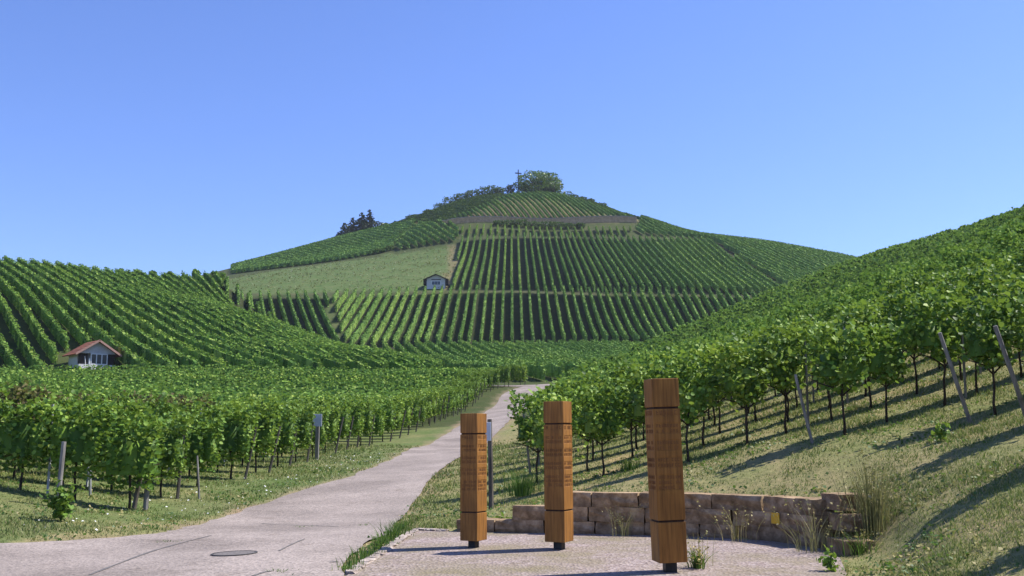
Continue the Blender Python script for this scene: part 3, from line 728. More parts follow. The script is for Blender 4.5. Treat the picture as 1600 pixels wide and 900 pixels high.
mass([PX(690, 356), PX(700, 352), PX(800, 409), PX(770, 424), PX(680, 431), PX(560, 434), PX(650, 392)], (-.6, 1), 2.2, 'ridge_scrub', 'rough dark scrub covering the left shoulder of the summit', M['bush'], dens=12, size=.6, W=1.6, z0=.05, hgt=.9)
mass([PX(1006, 364), PX(870, 412), PX(885, 414), PX(1000, 396)], (.9, -.5), 2.0, 'ridge_scrub', 'low scrub along the right edge of the summit terrace', M['bush'], dens=14, size=.5, W=1.2, z0=.05, hgt=1.0)
mass([PX(-130, 102), PX(-900, 102), PX(-900, 168), PX(-130, 171)], (-.58, .82), 2.1, 'spur_vines', 'green vines continuing over the left spur past the hut', M['leaf_far'], dens=26, size=.36, W=.6, hgt=1.9, z0=.15)
# ---------------------------------------------------------------- vine posts
def post(p0, p1, r, label, group, mat='post', n=7):
    d = Vector(p1) - Vector(p0); bm = bmesh.new()
    tube(bm, [(0, 0, 0), tuple(d * .5 + Vector((RNG.normal(0, .008), RNG.normal(0, .008), 0))), tuple(d)], [r, r * .96, r * .9], n)
    return tag(link('vine_post', bm_mesh('vine_post', bm, M[mat]), None, p0), label, 'post', group)
def ground_at(u, v, Y0, Y1):
    r = np.array(ray(u, v)); ts = np.linspace(Y0 / r[1], Y1 / r[1], 600); q = r[None] * ts[:, None]
    k = int(np.argmax(q[:, 2] < H(q[:, 0], q[:, 1]))); return tuple(q[k])
def upright(u0, v0, u1, v1, Yc, r, label, group, mat='post'):
    "post whose foot stands where the photo shows it, top given by its direction and depth"
    g = ground_at(u0, v0, Yc - 4, Yc + 6) ; top = at(u1, v1, g[1]); return post((g[0], g[1], g[2] - .1), top, r, label, group, mat)
upright(89, 792, 100, 690, 21, .05, 'weathered leaning post in the leafy weeds at the front row', None)
upright(227, 798, 234, 686, 21.5, .055, 'upright weathered post at the end of the front row', None)
upright(208, 795, 228, 708, 21.6, .05, 'dark brace post leaning on the upright end post', None, 'postdark')
upright(312, 780, 308, 712, 23.5, .025, 'thin pale stake right of the crossed end posts', None)
upright(141, 775, 141, 735, 23.5, .03, 'short pale stake between the leaning post and the crossed posts', None, 'steel')
for k in range(1, len(LEFT_ROWS)):
    Yk, xe = LEFT_ROWS[k]; z = h1(xe + .25, Yk)
    if k % 5 == 2: continue
    post((xe - .02, Yk, z - .1), (xe + RNG.uniform(.05, .3), Yk + .05, z + RNG.uniform(1.3, 1.6)), .04, ('dark end post at the lane verge, ' + ordinal(k + 1) + ' row of the flat field from the bend') if k != 6 else 'dark end post just left of the small grey sign', 'row end posts along the lane verge', 'postdark', 6)
for k, X, Yy in RIGHT_ENDS:
    if k > 34 or k in (8, 9): continue
    z = h1(X, Yy); lean = .62 if k in (4, 5) else .35 if k == 6 else .2
    p0 = (X - D[0] * .25, Yy - D[1] * .25, h1(X - D[0] * .25, Yy - D[1] * .25) - .1); p1 = (p0[0] - D[0] * lean, p0[1] - D[1] * lean, p0[2] + 1.65)
    nm = {5: 'thick pale post leaning left on the right lawn', 6: 'pale post leaning left behind the nearest stele', 4: 'leaning pale post cut by the right picture edge'}
    if k == 6: p1 = (p1[0], p1[1], p1[2] - .3)
    post(p0, p1, .036 if k in (4, 5) else .03, nm.get(k, 'weathered end post beside the lane, ' + ordinal(k - 8) + ' row beyond the bushy end vine' if k > 8 else 'weathered end post of the row at the bushy end vine' if k == 8 else 'weathered end post of ' + ordinal(8 - k) + ' row before the bushy end vine'), None if k in nm else 'end posts of the right slope rows')
cnt = 0
for (Yd, x, y, rz, side, k, j) in NEAR:
    if j and j % 4 == 2 and cnt < 70:
        z = h1(x + .5, y + .1); cnt += 1
        post((x + .5, y + .15, z - .1), (x + .5, y + .15, z + 1.85), .028, ('weathered line post by the ' + ordinal(j + 1) + ' vine uphill in the ' + ordinal(k + 1) + ' right slope row') if side == 'R' else ('grey line post by the ' + ordinal(j + 1) + ' vine in, ' + ordinal(k + 1) + ' row of the flat field'),
             'line posts among the right slope vines' if side == 'R' else 'line posts in the flat field', 'steel' if side == 'L' else 'post', 5)
# marker post beside the left stele
g = ground_at(768, 795, 16, 24); root = empty('marker_post', g)
tag(root, 'slim grey post with a metal plate right behind the left stele', 'post')
bm = bmesh.new(); d = Vector(at(765, 655, g[1])) - Vector(g); tube(bm, [(0, 0, -.1), tuple(d)], [.05, .045], 7); link('post', bm_mesh('post', bm, M['postdark']), root)
bm = bmesh.new(); box(bm, tuple(d * .86 + Vector((-.03, -.06, 0))), (.11, .03, .36), None, .005); link('plate', bm_mesh('plate', bm, M['signpanel']), root)

# ---------------------------------------------------------------- steles
FONT5 = {}
def letters(bm, w, h, x0, z0, y, rng):
    "blocky carved strokes, too worn to read"
    n = max(5, int(w / (h * .82))); cw = w / n
    for i in range(n):
        if rng.random() < .1: continue
        cx = x0 + (i + .5) * cw; lw = cw * .62; st = h * .17
        kind = rng.integers(6)
        box(bm, (cx - lw / 2 + st / 2, y, z0 + h / 2), (st, .006, h))
        if kind in (0, 1, 4): box(bm, (cx + lw / 2 - st / 2, y, z0 + h / 2), (st, .0058, h))
        if kind in (0, 2, 3): box(bm, (cx, y, z0 + h - st / 2), (lw, .0056, st))
        if kind in (1, 3, 5): box(bm, (cx, y, z0 + h * .5), (lw, .0054, st))
        if kind in (2, 4, 5): box(bm, (cx, y, z0 + st / 2), (lw, .0052, st))
def stele(foot, ang, lean, label, seed, size):
    rng = np.random.default_rng(seed); Hb = 1.985; w = .312; zf = .11
    root = empty('wooden_stele', foot, ang); root.rotation_euler = (0, lean, ang); root.scale = (size, size, size)
    tag(root, label, 'stele', 'carved wooden steles on the gravel')
    bm = bmesh.new(); box(bm, (0, 0, zf / 2 - .05), (.125, .125, zf + .1)); link('foot', bm_mesh('foot', bm, M['footmetal']), root)
    g1, g2, gh = zf + Hb * .222, zf + Hb * .838, .022
    def blk(nm, za, zb):
        bm = bmesh.new(); box(bm, (0, 0, (za + zb) / 2), (w, w, zb - za), None, .007, 0, 2); link(nm, bm_mesh(nm, bm, M['stele']), root)
    blk('base_block', zf, g1 - gh / 2); blk('cap_block', g2 + gh / 2, zf + Hb)
    bm = bmesh.new(); box(bm, (0, 0, g1), (w - .03, w - .03, gh + .01)); link('groove', bm_mesh('groove', bm, M['groove']), root)
    bm = bmesh.new(); box(bm, (0, 0, g2), (w - .03, w - .03, gh + .01)); link('groove', bm_mesh('groove', bm, M['groove']), root)
    # shaft: a core a little recessed, with full-width courses between the sunk inscription bands
    za, zb = g1 + gh / 2, g2 - gh / 2
    z_of = lambda v: zf + Hb * (877 - v) / 285.0
    bands = [(z_of(651), z_of(640)), (z_of(678.5), z_of(662)), (z_of(705), z_of(688)), (z_of(731.5), z_of(715)), (z_of(766), z_of(742))]
    sh = bmesh.new(); box(sh, (0, 0, (za + zb) / 2), (w - .009, w - .009, zb - za - .002))
    edges = [za] + [q for b in sorted(bands) for q in b] + [zb]
    for i in range(0, len(edges), 2):
        if edges[i + 1] - edges[i] > .004: box(sh, (0, 0, (edges[i] + edges[i + 1]) / 2), (w, w, edges[i + 1] - edges[i]), None, .002)
    for sx in (-1, 1):
        for sy in (-1, 1): box(sh, (sx * (w / 2 - .011), sy * (w / 2 - .011), (za + zb) / 2), (.0205, .0205, zb - za - .004))
    shaft = link('shaft', bm_mesh('shaft', sh, M['stele']), root)
    lines = [3, 2, 2, 2, 1]
    for b, nl in zip(sorted(bands), lines):
        bm = bmesh.new(); hh = (b[1] - b[0]) / nl
        for q in range(nl):
            for rot in range(4):
                t = bmesh.new(); letters(t, w - .06, hh * .62, -(w - .06) / 2, b[0] + hh * q + hh * .16, -(w / 2 - .0045), rng)
                t.transform(Matrix.Rotation(rot * math.pi / 2, 4, 'Z')); tm = bpy.data.meshes.new('t'); t.to_mesh(tm); t.free(); bm.from_mesh(tm); bpy.data.meshes.remove(tm)
        link('lettering', bm_mesh('lettering', bm, M['letter']), shaft)['kind'] = 'stuff'
    return root
def zz(p): return (p[0], p[1], padz(p[0], p[1]))
stele(zz(S3), R(8.6), R(-1.7), 'nearest and tallest looking wooden stele with carved lines, right front', 1, 1.052)
stele(zz(S1), R(-30 + 2), R(-.4), 'left wooden stele with a broad sunlit side beside the lane', 2, .886)
stele(zz(S2), R(-25 - 2), R(-.4), 'middle wooden stele standing before the low end of the stone wall', 3, .96)

# ---------------------------------------------------------------- dry stone wall
wall = empty('stone_wall', (ARC[3][0], ARC[3][1], padz(*ARC[3])))
tag(wall, 'low curved wall of brown stone blocks behind the steles', 'wall')
arc = catmull(ARC, 20); seg = np.concatenate([[0], np.cumsum(np.hypot(*np.diff(arc, axis=0).T))]); ALEN = seg[-1]
def arc_at(s):
    s = np.clip(s, 0, ALEN); x = np.interp(s, seg, arc[:, 0]); y = np.interp(s, seg, arc[:, 1])
    x2 = np.interp(min(s + .1, ALEN), seg, arc[:, 0]); y2 = np.interp(min(s + .1, ALEN), seg, arc[:, 1]); x1 = np.interp(max(s - .1, 0), seg, arc[:, 0]); y1 = np.interp(max(s - .1, 0), seg, arc[:, 1])
    return float(x), float(y), math.atan2(y2 - y1, x2 - x1)
def stone_mesh(l, d, h, mat, seed):
    random.seed(seed); bm = bmesh.new(); box(bm, (0, 0, 0), (l, d, h))
    bmesh.ops.subdivide_edges(bm, edges=bm.edges[:], cuts=2, use_grid_fill=True)
    for q in bm.verts:
        q.co += Vector((random.uniform(-1, 1) * .007, random.uniform(-1, 1) * .026, random.uniform(-1, 1) * .005))
        fx, fy, fz = abs(q.co.x) / (l / 2), abs(q.co.y) / (d / 2), abs(q.co.z) / (h / 2)
        if (fx > .9) + (fy > .9) + (fz > .9) >= 2: q.co *= .985
    return bm_mesh('stone', bm, mat, False)
def s_of_u(u):
    us = 800 + 1600 * arc[:, 0] / arc[:, 1]; return float(np.interp(u, us, seg))
HC = [.212, .224, .222]
def course(k, s0, s1, seed):
    g = random.Random(seed); s = s0; zlo = sum(HC[:k])
    while s < s1 - .12:
        l = min(g.uniform(.45, .9), s1 - s)
        if s1 - s - l < .25: l = s1 - s
        x, y, a = arc_at(s + l / 2); h = HC[k] + g.uniform(-.004, .006)
        o = link('stone', stone_mesh(l - .014, .40, h, M['stone'], g.randrange(9999)), wall)
        nx, ny = -math.sin(a), math.cos(a)
        # world placement minus the wall's own origin
        o.location = (x + nx * (.18 + g.uniform(-.015, .015)) - wall.location.x, y + ny * .18 - wall.location.y, padz(x, y) + zlo + HC[k] / 2 - .02 - wall.location.z)
        o.rotation_euler = (g.uniform(-.015, .015), g.uniform(-.015, .015), a)
        s += l
course(0, s_of_u(715), ALEN, 11); course(1, s_of_u(800), ALEN, 12); course(2, s_of_u(868), ALEN, 13)
# stepped end of the wall, coming towards the viewer
ex, ey = ARC[-1]
def wstone(x, y, z, l, d, h, rz, mat='stone', lab=None):
    o = link('stone', stone_mesh(l, d, h, M[mat], int(abs(x * 991 + y * 77 + z * 31))), wall)
    o.location = (x - wall.location.x, y - wall.location.y, z - wall.location.z); o.rotation_euler = (0, 0, rz)
pe = padz(ex, ey)
for (u, v, dy, l, d_, h_, rz, mt) in ((1320, 771, .02, .46, .5, .22, .2, 'stone'), (1327, 802, -.22, .40, .5, .22, .1, 'stone'), (1328, 842, -.62, .42, .55, .22, .15, 'stone'), (1337, 886, -1.2, .42, .42, .2, .05, 'stonelight'), (1268, 868, -.5, .26, .26, .18, .6, 'stone'), (1278, 888, -.95, .34, .3, .16, .3, 'stone')):
    q = at(u, v, ey + dy); wstone(q[0], q[1], q[2] - h_ / 2, l, d_, h_, rz, mt)
# yellow plate on the wall face
px_, py_, pa = arc_at(s_of_u(1206))
pl = empty('yellow_plate', (px_ + math.sin(pa) * .045, py_ - math.cos(pa) * .045, padz(px_, py_) + .335), pa)
tag(pl, 'small square yellow marker plate fixed to the stone wall', 'marker')
bm = bmesh.new(); box(bm, (0, 0, 0), (.155, .012, .155), None, .003); link('panel', bm_mesh('panel', bm, M['yellow']), pl)
bm = bmesh.new()
for sx in (-1, 1): tube(bm, [(sx * .055, -.006, .055), (sx * .055, -.010, .055)], [.006, .006], 8)
link('screw', bm_mesh('screw', bm, M['steel']), pl)
# kerb stones along the pad edge
def kerb(a, b, n, w, h, lab, seed, mat):
    k = empty('stone_kerb', (a[0], a[1], padz(*a))); tag(k, lab, 'kerb'); a = np.array(a); b = np.array(b); L = np.hypot(*(b - a)) / n; ang = math.atan2(*(b - a)[::-1])
    for i in range(n):
        c = a + (b - a) * (i + .5) / n; o = link('stone', stone_mesh(L - .02, w, h, M[mat], seed + i), k)
        o.location = (c[0] - k.location.x, c[1] - k.location.y, padz(*c) - k.location.z + .0); o.rotation_euler = (0, 0, ang + random.uniform(-.03, .03))
kerb(PADL[0], PADL[2], 12, .12, .055, 'row of pale edging stones between the gravel and the lane', 40, 'stonelight')
kerb(PADL[0], ARC[0], 3, .12, .06, 'short edging stones between the gravel and the grass bank', 70, 'stonelight')

# ---------------------------------------------------------------- sign on the verge, manhole
g = ground_at(495, 718, 24, 42); g_sign = g; root = empty('verge_sign', g); tag(root, 'small blank grey sign on a wooden stake beside the left vines', 'sign')
sc_ = px(g); bm = bmesh.new(); box(bm, (0, 0, 27 * sc_), (5.5 * sc_, 5.5 * sc_, 62 * sc_), None, .01); link('stake', bm_mesh('stake', bm, M['post']), root)
bm = bmesh.new(); box(bm, (0, -4.0 * sc_, 60 * sc_), (14 * sc_, 2 * sc_, 19 * sc_), None, .004); link('panel', bm_mesh('panel', bm, M['signpanel']), root)
q = roadz(366, 866); root = empty('manhole_cover', (q[0], q[1], h1(q[0], q[1]) + .036)); tag(root, 'round manhole cover set into the pale lane', 'manhole cover')
e = .5; zx = (h1(q[0] + e, q[1]) - h1(q[0] - e, q[1])) / 2 / e; zy = (h1(q[0], q[1] + e) - h1(q[0], q[1] - e)) / 2 / e
root.rotation_euler = Vector((-zx, -zy, 1)).to_track_quat('Z', 'Y').to_euler()
def ring(bm, r0, r1, z, n=36):
    a = [bm.verts.new((r0 * math.cos(2 * math.pi * i / n), r0 * math.sin(2 * math.pi * i / n), z)) for i in range(n)]
    b = [bm.verts.new((r1 * math.cos(2 * math.pi * i / n), r1 * math.sin(2 * math.pi * i / n), z)) for i in range(n)]
    c = [bm.verts.new((r1 * math.cos(2 * math.pi * i / n), r1 * math.sin(2 * math.pi * i / n), z - .03)) for i in range(n)]
    for i in range(n):
        j = (i + 1) % n; bm.faces.new((a[i], b[i], b[j], a[j])); bm.faces.new((b[i], c[i], c[j], b[j]))
bm = bmesh.new(); ring(bm, .275, .305, .012); link('rim', bm_mesh('rim', bm, M['iron']), root)
bm = bmesh.new(); bmesh.ops.create_circle(bm, cap_ends=True, radius=.272, segments=32, matrix=Matrix.Translation((0, 0, .009)))
link('lid', bm_mesh('lid', bm, M['lid']), root)

# ---------------------------------------------------------------- huts
def slab(bm, p, th):
    "thick sheet from 4 corners"
    p = [Vector(q) for q in p]; n = (p[1] - p[0]).cross(p[3] - p[0]).normalized()
    if n.z < 0: n = -n
    t = [bm.verts.new(q) for q in p]; b = [bm.verts.new(q - n * th) for q in p]
    bm.faces.new(t); bm.faces.new(b[::-1])
    for i in range(4): bm.faces.new((t[i], b[i], b[(i + 1) % 4], t[(i + 1) % 4]))
def prism(bm, prof, y0, y1):
    a = [bm.verts.new((x, y0, z)) for x, z in prof]; b = [bm.verts.new((x, y1, z)) for x, z in prof]
    bm.faces.new(a); bm.faces.new(b[::-1]); n = len(prof)
    for i in range(n): bm.faces.new((a[i], b[i], b[(i + 1) % n], a[(i + 1) % n]))
def part(nm, bm, mat, par): 
    bmesh.ops.recalc_face_normals(bm, faces=bm.faces[:]); return link(nm, bm_mesh(nm, bm, M[mat]), par)
# white hut at the foot of the left spur; local -Y is its gable front
hx, hy = HUT[0], HUT[1]; hzz = h1(hx, hy) - .45
hut = empty('vineyard_hut', (hx, hy, hzz), R(40)); tag(hut, 'small white hut with reddish gable roof at the foot of the left spur', 'hut')
W_, Dp, zw, zr = 3.7, 3.4, 2.15, 3.35
bm = bmesh.new(); prism(bm, [(-W_ / 2, -.4), (W_ / 2, -.4), (W_ / 2, zw), (0, zr - .12), (-W_ / 2, zw)], .55, Dp); part('wall', bm, 'plaster', hut)
bm = bmesh.new(); box(bm, (0, .25, .22), (W_, .7, 1.3)); part('plinth', bm, 'plaster', hut)
bm = bmesh.new(); prism(bm, [(-W_ / 2, 2.02), (W_ / 2, 2.02), (W_ / 2, zw + .03), (0, zr - .1), (-W_ / 2, zw + .03)], -.05, .12); part('gable', bm, 'plastershade', hut)
bm = bmesh.new(); box(bm, (.2, .06, 1.43), (1.75, .16, 1.15)); 
part('window_backing', bm, 'plaster', hut)
wf = bmesh.new()
for i in range(4): box(wf, (.2 - .82 + i * .546, -.06, 1.45), (.09, .07, 1.12))
box(wf, (.2, -.06, .92), (1.64, .068, .09)); box(wf, (.2, -.06, 1.97), (1.64, .066, .08))
wfo = part('window_frame', wf, 'whitepaint', hut)
for i in range(3):
    bm = bmesh.new(); box(bm, (.2 - .545 + i * .546, -.035, 1.45), (.455, .02, 1.0)); part('pane', bm, 'glass', wfo)
for sx, wd in ((-1.33, .85), (1.47, .72)):
    bm = bmesh.new(); box(bm, (sx, .35, 1.43), (wd, .36, 1.14)); part('opening_shade', bm, 'darkwood', hut)  # solid dark boxes in place of the shade inside the porch openings
bm = bmesh.new(); tube(bm, [(-1.15, -.02, .85), (-1.25, -.02, 1.7)], [.04, .04], 6); part('porch_post', bm, 'whitepaint', hut)
bm = bmesh.new(); tube(bm, [(-.78, -.02, .85), (-.78, -.02, 1.5)], [.07, .07], 6); part('porch_post', bm, 'whitepaint', hut)
rp = []
for s in (-1, 1):
    ov = .55
    zl = zw - ov * (zr - zw) / (W_ / 2)
    bm = bmesh.new(); slab(bm, [(0, -.55, zr + .06), (s * (W_ / 2 + ov), -.55, zl + .06), (s * (W_ / 2 + ov), Dp + .4, zl + .06), (0, Dp + .4, zr + .06)], .10)
    ro = part('roof', bm, 'tile', hut)
    for c_ in range(7):    # tile courses, stepped
        f0, f1 = c_ / 7, (c_ + 1) / 7 + .02; x0, x1 = s * f0 * (W_ / 2 + ov), s * f1 * (W_ / 2 + ov); zA, zB = zr + (zl - zr) * f0, zr + (zl - zr) * f1
        bm = bmesh.new(); slab(bm, [(x0, -.52, zA + .085), (x1, -.52, zB + .125), (x1, Dp + .38, zB + .125), (x0, Dp + .38, zA + .085)], .03); part('tile', bm, 'tile', ro)
    bm = bmesh.new(); slab(bm, [(0, -.60, zr + .14), (s * (W_ / 2 + ov), -.60, zl + .14), (s * (W_ / 2 + ov), -.535, zl + .14), (0, -.535, zr + .14)], .2); part('barge_board', bm, 'barge', hut)
# grey hut on the meadow edge
gx, gy, _ = at(681, 449, 247); gz = h1(gx, gy)
hut2 = empty('vineyard_hut', (gx, gy, gz), R(-2)); tag(hut2, 'pale hut with dark low roof below the pale meadow of the hill', 'hut')
W2, D2, zw2, zr2 = 4.5, 4.0, 2.55, 3.55
bm = bmesh.new(); prism(bm, [(-W2 / 2, -1), (W2 / 2, -1), (W2 / 2, zw2), (0, zr2 - .1), (-W2 / 2, zw2)], 0, D2); part('wall', bm, 'plaster', hut2)
bm = bmesh.new(); box(bm, (.05, -.02, 1.45), (2.3, .12, .95)); wfr = part('window', bm, 'whitepaint', hut2)
for i in range(3):
    bm = bmesh.new(); box(bm, (.05 - .7 + i * .7, -.06, 1.45), (.66, .08, .82)); part('pane', bm, 'glass', wfr)
bm = bmesh.new(); box(bm, (.05, -.02, 2.32), (2.3, .1, .2)); part('lintel', bm, 'darkwood', hut2)
for s in (-1, 1):
    zl = zw2 - .85 * (zr2 - zw2) / (W2 / 2)
    bm = bmesh.new(); slab(bm, [(0, -.7, zr2 + .1), (s * (W2 / 2 + .85), -.7, zl + .1), (s * (W2 / 2 + .85), D2 + .4, zl + .1), (0, D2 + .4, zr2 + .1)], .16); part('roof', bm, 'darkwood', hut2)
    bm = bmesh.new(); box(bm, (s * (W2 / 2 + .42), 1.2, zl - .55), (.8, 2.4, 1.05)); part('eave_shade', bm, 'darkwood', hut2)  # dark boxes standing in for the shade below the eaves

# ---------------------------------------------------------------- trees, bushes, cross, terrace wall
def crown_pts(n, lobes, rng):
    out = []
    w = np.array([l[3] * l[4] * l[5] for l in lobes]); w = w / w.sum()
    for (cx, cy, cz, rx, ry, rz), f in zip(lobes, w):
        m = max(8, int(n * f)); d = rng.normal(size=(m, 3)); d /= np.linalg.norm(d, axis=1)[:, None]
        r = (.62 + .42 * rng.random(m) ** .6)[:, None] * (1 + .12 * np.sin(d[:, :1] * 7 + d[:, 2:] * 5))
        out.append(np.array([cx, cy, cz]) + d * r * np.array([rx, ry, rz]))
    return np.concatenate(out)
def tree(name, u, Yd, wpx, hpx, label, group, mat, cat='tree', nl=900, leaf=.55, seed=0, dx=0, dark=False, trunk_frac=.3, sink=.0):
    rng = np.random.default_rng(seed); x = (u - 800) / 1600 * Yd; z = h1(x, Yd) - sink
    s = Yd / 1600; w, h = wpx * s, hpx * s
    root = empty(name, (x, Yd, z)); tag(root, label, cat, group)
    bm = bmesh.new(); tube(bm, [(0, 0, -.5), (.03 * w, 0, h * .3), (0, 0, h * .6)], [max(.08, w * .045), w * .035, w * .015], 7)
    for k in range(5):
        a = k * 1.26 + rng.random(); tube(bm, [(0, 0, h * (.22 + .06 * k)), (math.cos(a) * w * .18, math.sin(a) * w * .18, h * (.42 + .06 * k)), (math.cos(a) * w * .34, math.sin(a) * w * .34, h * (.52 + .07 * k))], [w * .022, w * .014, w * .006], 5)
    link('trunk', bm_mesh('trunk', bm, M['tbark'], True), root)
    w *= 1.25; lobes = [(0, 0, h * .5, w * .36, w * .36, h * .45)]
    for k in range(8):
        a = rng.uniform(0, 2 * math.pi); e = rng.uniform(.12, .85); q = .36 * math.sqrt(1 - (e - .4) ** 2)
        lobes.append((math.cos(a) * w * .28 * (1.15 - e * .6), math.sin(a) * w * .28 * (1.15 - e * .6), h * e, w * rng.uniform(.14, .24), w * rng.uniform(.14, .24), h * rng.uniform(.12, .2)))
    c = crown_pts(nl, lobes, rng); c = c[c[:, 2] > h * .04]
    fo = link('crown', quad_mesh('crown', quads(c, rng.uniform(.6, 1.3, len(c)) * leaf, rng), M[mat]), root); fo['kind'] = 'stuff'
    return root
def conifer(u, Yd, wpx, hpx, label, seed):
    rng = np.random.default_rng(seed); x = (u - 800) / 1600 * Yd; z = h1(x, Yd); s = Yd / 1600; w, h = wpx * s, hpx * s
    root = empty('conifer_tree', (x, Yd, z - 1)); tag(root, label, 'tree', 'conifers on the left ridge of the hill')
    bm = bmesh.new(); tube(bm, [(0, 0, 0), (0, 0, h * .95)], [w * .05, .03], 7); link('trunk', bm_mesh('trunk', bm, M['tbark'], True), root)
    C = []
    nlay = int(h / .75)
    for k in range(nlay):
        f = k / nlay; zz_ = h * (.06 + .93 * f); r = w / 2 * (1 - f) ** .8 * rng.uniform(.75, 1.1) + .15
        for b in range(max(4, int(11 * (1 - f) + 3))):
            a = rng.uniform(0, 2 * math.pi); m = max(2, int(r / .35)); q = np.linspace(.15, 1, m)
            C.append(np.stack([np.cos(a) * r * q, np.sin(a) * r * q, zz_ - .35 * r * q ** 1.5 + rng.normal(0, .1, m)], -1))
    C = np.concatenate(C); fo = link('crown', quad_mesh('crown', quads(C, rng.uniform(.8, 1.5, len(C)), rng, .8), M['conifer']), root); fo['kind'] = 'stuff'
conifer(534, 433, 40, 36, 'leftmost dark conifer of the group on the left ridge', 1); conifer(547, 436, 40, 44, 'dark conifer with a pointed top in the middle of the ridge group', 2)
conifer(561, 432, 36, 45, 'tall dark conifer right of the middle one', 3); conifer(573, 436, 34, 50, 'slender tallest conifer at the right of the ridge group', 4)
conifer(614, 434, 8, 17, 'tiny lone conifer on the left ridge line', 6)
tree('ridge_tree', 583, 434, 26, 22, 'dark rounded tree right beside the ridge conifers', None, 'conifer', seed=8, leaf=.6)
tree('ridge_tree', 597, 433, 16, 14, 'low light green tree between the conifers and the lone tiny one', None, 'tree', seed=9, leaf=.6)
tree('summit_tree', 836, 415, 62, 40, 'broad leafy tree on the summit right of the cross', None, 'tree', nl=3000, seed=11, leaf=.7)
tree('summit_tree', 858, 418, 42, 40, 'tall rounded tree at the back of the summit group', None, 'tree', nl=1500, seed=12, leaf=.7)
tree('summit_tree', 866, 412, 34, 26, 'lower sunlit tree sloping down the right of the summit group', None, 'tree', nl=1200, seed=13, leaf=.65)
tree('summit_bush', 832, 410, 44, 15, 'dark low bush in front of the summit trees', None, 'bush', 'bush', 900, .55, 14)
tree('summit_bush', 797, 412, 17, 18, 'round dark bush left of the summit cross', None, 'conifer', 'bush', 600, .5, 15)
for k, (u, w_, h_, Yd) in enumerate(((686, 28, 12, 428), (702, 30, 16, 427), (719, 28, 15, 426), (735, 26, 15, 424), (752, 26, 16, 423), (768, 28, 17, 420), (780, 20, 13, 418), (668, 22, 9, 429), (650, 20, 8, 430))):
    tree('ridge_bush', u, Yd, w_, h_, ('dense bush on the skyline left of the summit, ' + ('first up from the flank', 'second up from the flank', 'third up from the flank', 'fourth up from the flank', 'third down from the cross', 'second down from the cross', 'nearest the cross', 'low one below the hedge end', 'lowest one down the flank')[k]), 'bushes on the skyline left of the summit', 'bush', 'bush', 420, .6, 30 + k)
for k, (u, w_, h_, Yd) in enumerate(((888, 18, 13, 411), (899, 15, 9, 409), (912, 16, 8, 407), (926, 16, 7, 405), (944, 18, 6, 402))):
    tree('ridge_bush', u, Yd, w_, h_, 'small bush on the skyline, ' + ordinal(k + 1) + ' down right of the summit trees', 'bushes on the skyline right of the summit', 'bush', 'bush', 260, .5, 50 + k)
for k, (u, w_, h_) in enumerate(((795, 22, 10), (812, 26, 13), (832, 28, 12), (852, 26, 13), (872, 24, 12), (890, 20, 9), (908, 18, 8), (778, 18, 9))):
    tree('terrace_bush', u, 350, w_, h_, 'dark bush under the summit terrace wall, ' + ('second', 'third', 'fourth', 'fifth', 'sixth', 'seventh', 'eighth', 'first')[k] + ' from the left', 'bushes under the terrace wall', 'bush', 'bush', 420, .5, 60 + k)
for k, (u, w_, h_) in enumerate(((182, 12, 8), (205, 16, 9), (232, 14, 8), (258, 12, 7), (300, 14, 8), (330, 14, 9), (343, 12, 12))):
    Yd = float(np.interp(u, (180, 345), (188, 201))); tree('spur_bush', u, Yd, w_, h_ + 9, 'small bush on the skyline of the left spur, ' + ordinal(k + 1) + ' from the left', 'bushes on the left spur skyline', 'leaf_far', 'bush', 260, .4, 80 + k)
for k, (u, Yd, w_, h_) in enumerate(((590, 330, 20, 9), (606, 332, 18, 8), (628, 372, 18, 8), (660, 385, 16, 7), (690, 368, 14, 7), (670, 405, 18, 7), (640, 415, 18, 7), (460, 425, 22, 8), (480, 424, 16, 7))):
    tree('flank_bush', u, Yd, w_, h_, 'scrubby bush on the left flank, ' + ('low at the meadow edge', 'right one at the meadow edge', 'mid flank left', 'mid flank by the terrace', 'at the wall end', 'high below the skyline', 'high left below the skyline', 'far left on the ridge', 'left ridge, second')[k], 'scrub bushes on the left flank', 'bush', 'bush', 220, .5, 95 + k)
# summit cross
cx, cy = (810 - 800) / 1600 * 411, 411; czz = h1(cx, cy); root = empty('summit_cross', (cx, cy, czz), R(14)); tag(root, 'dark wooden summit cross beside the summit trees', 'cross')
top = at(810, 265, 411)[2] - czz
bm = bmesh.new(); box(bm, (0, 0, top / 2), (.34, .32, top), None, .03); link('upright', bm_mesh('upright', bm, M['darkwood']), root)
bm = bmesh.new(); box(bm, (0, -.02, top - 1.55), (2.7, .32, .42), None, .03); link('crossbar', bm_mesh('crossbar', bm, M['darkwood']), root)
bm = bmesh.new(); box(bm, (-.5, -.4, .15), (3.2, 2.2, 1.1), None, .08); link('pedestal', bm_mesh('pedestal', bm, M['stonelight']), root)
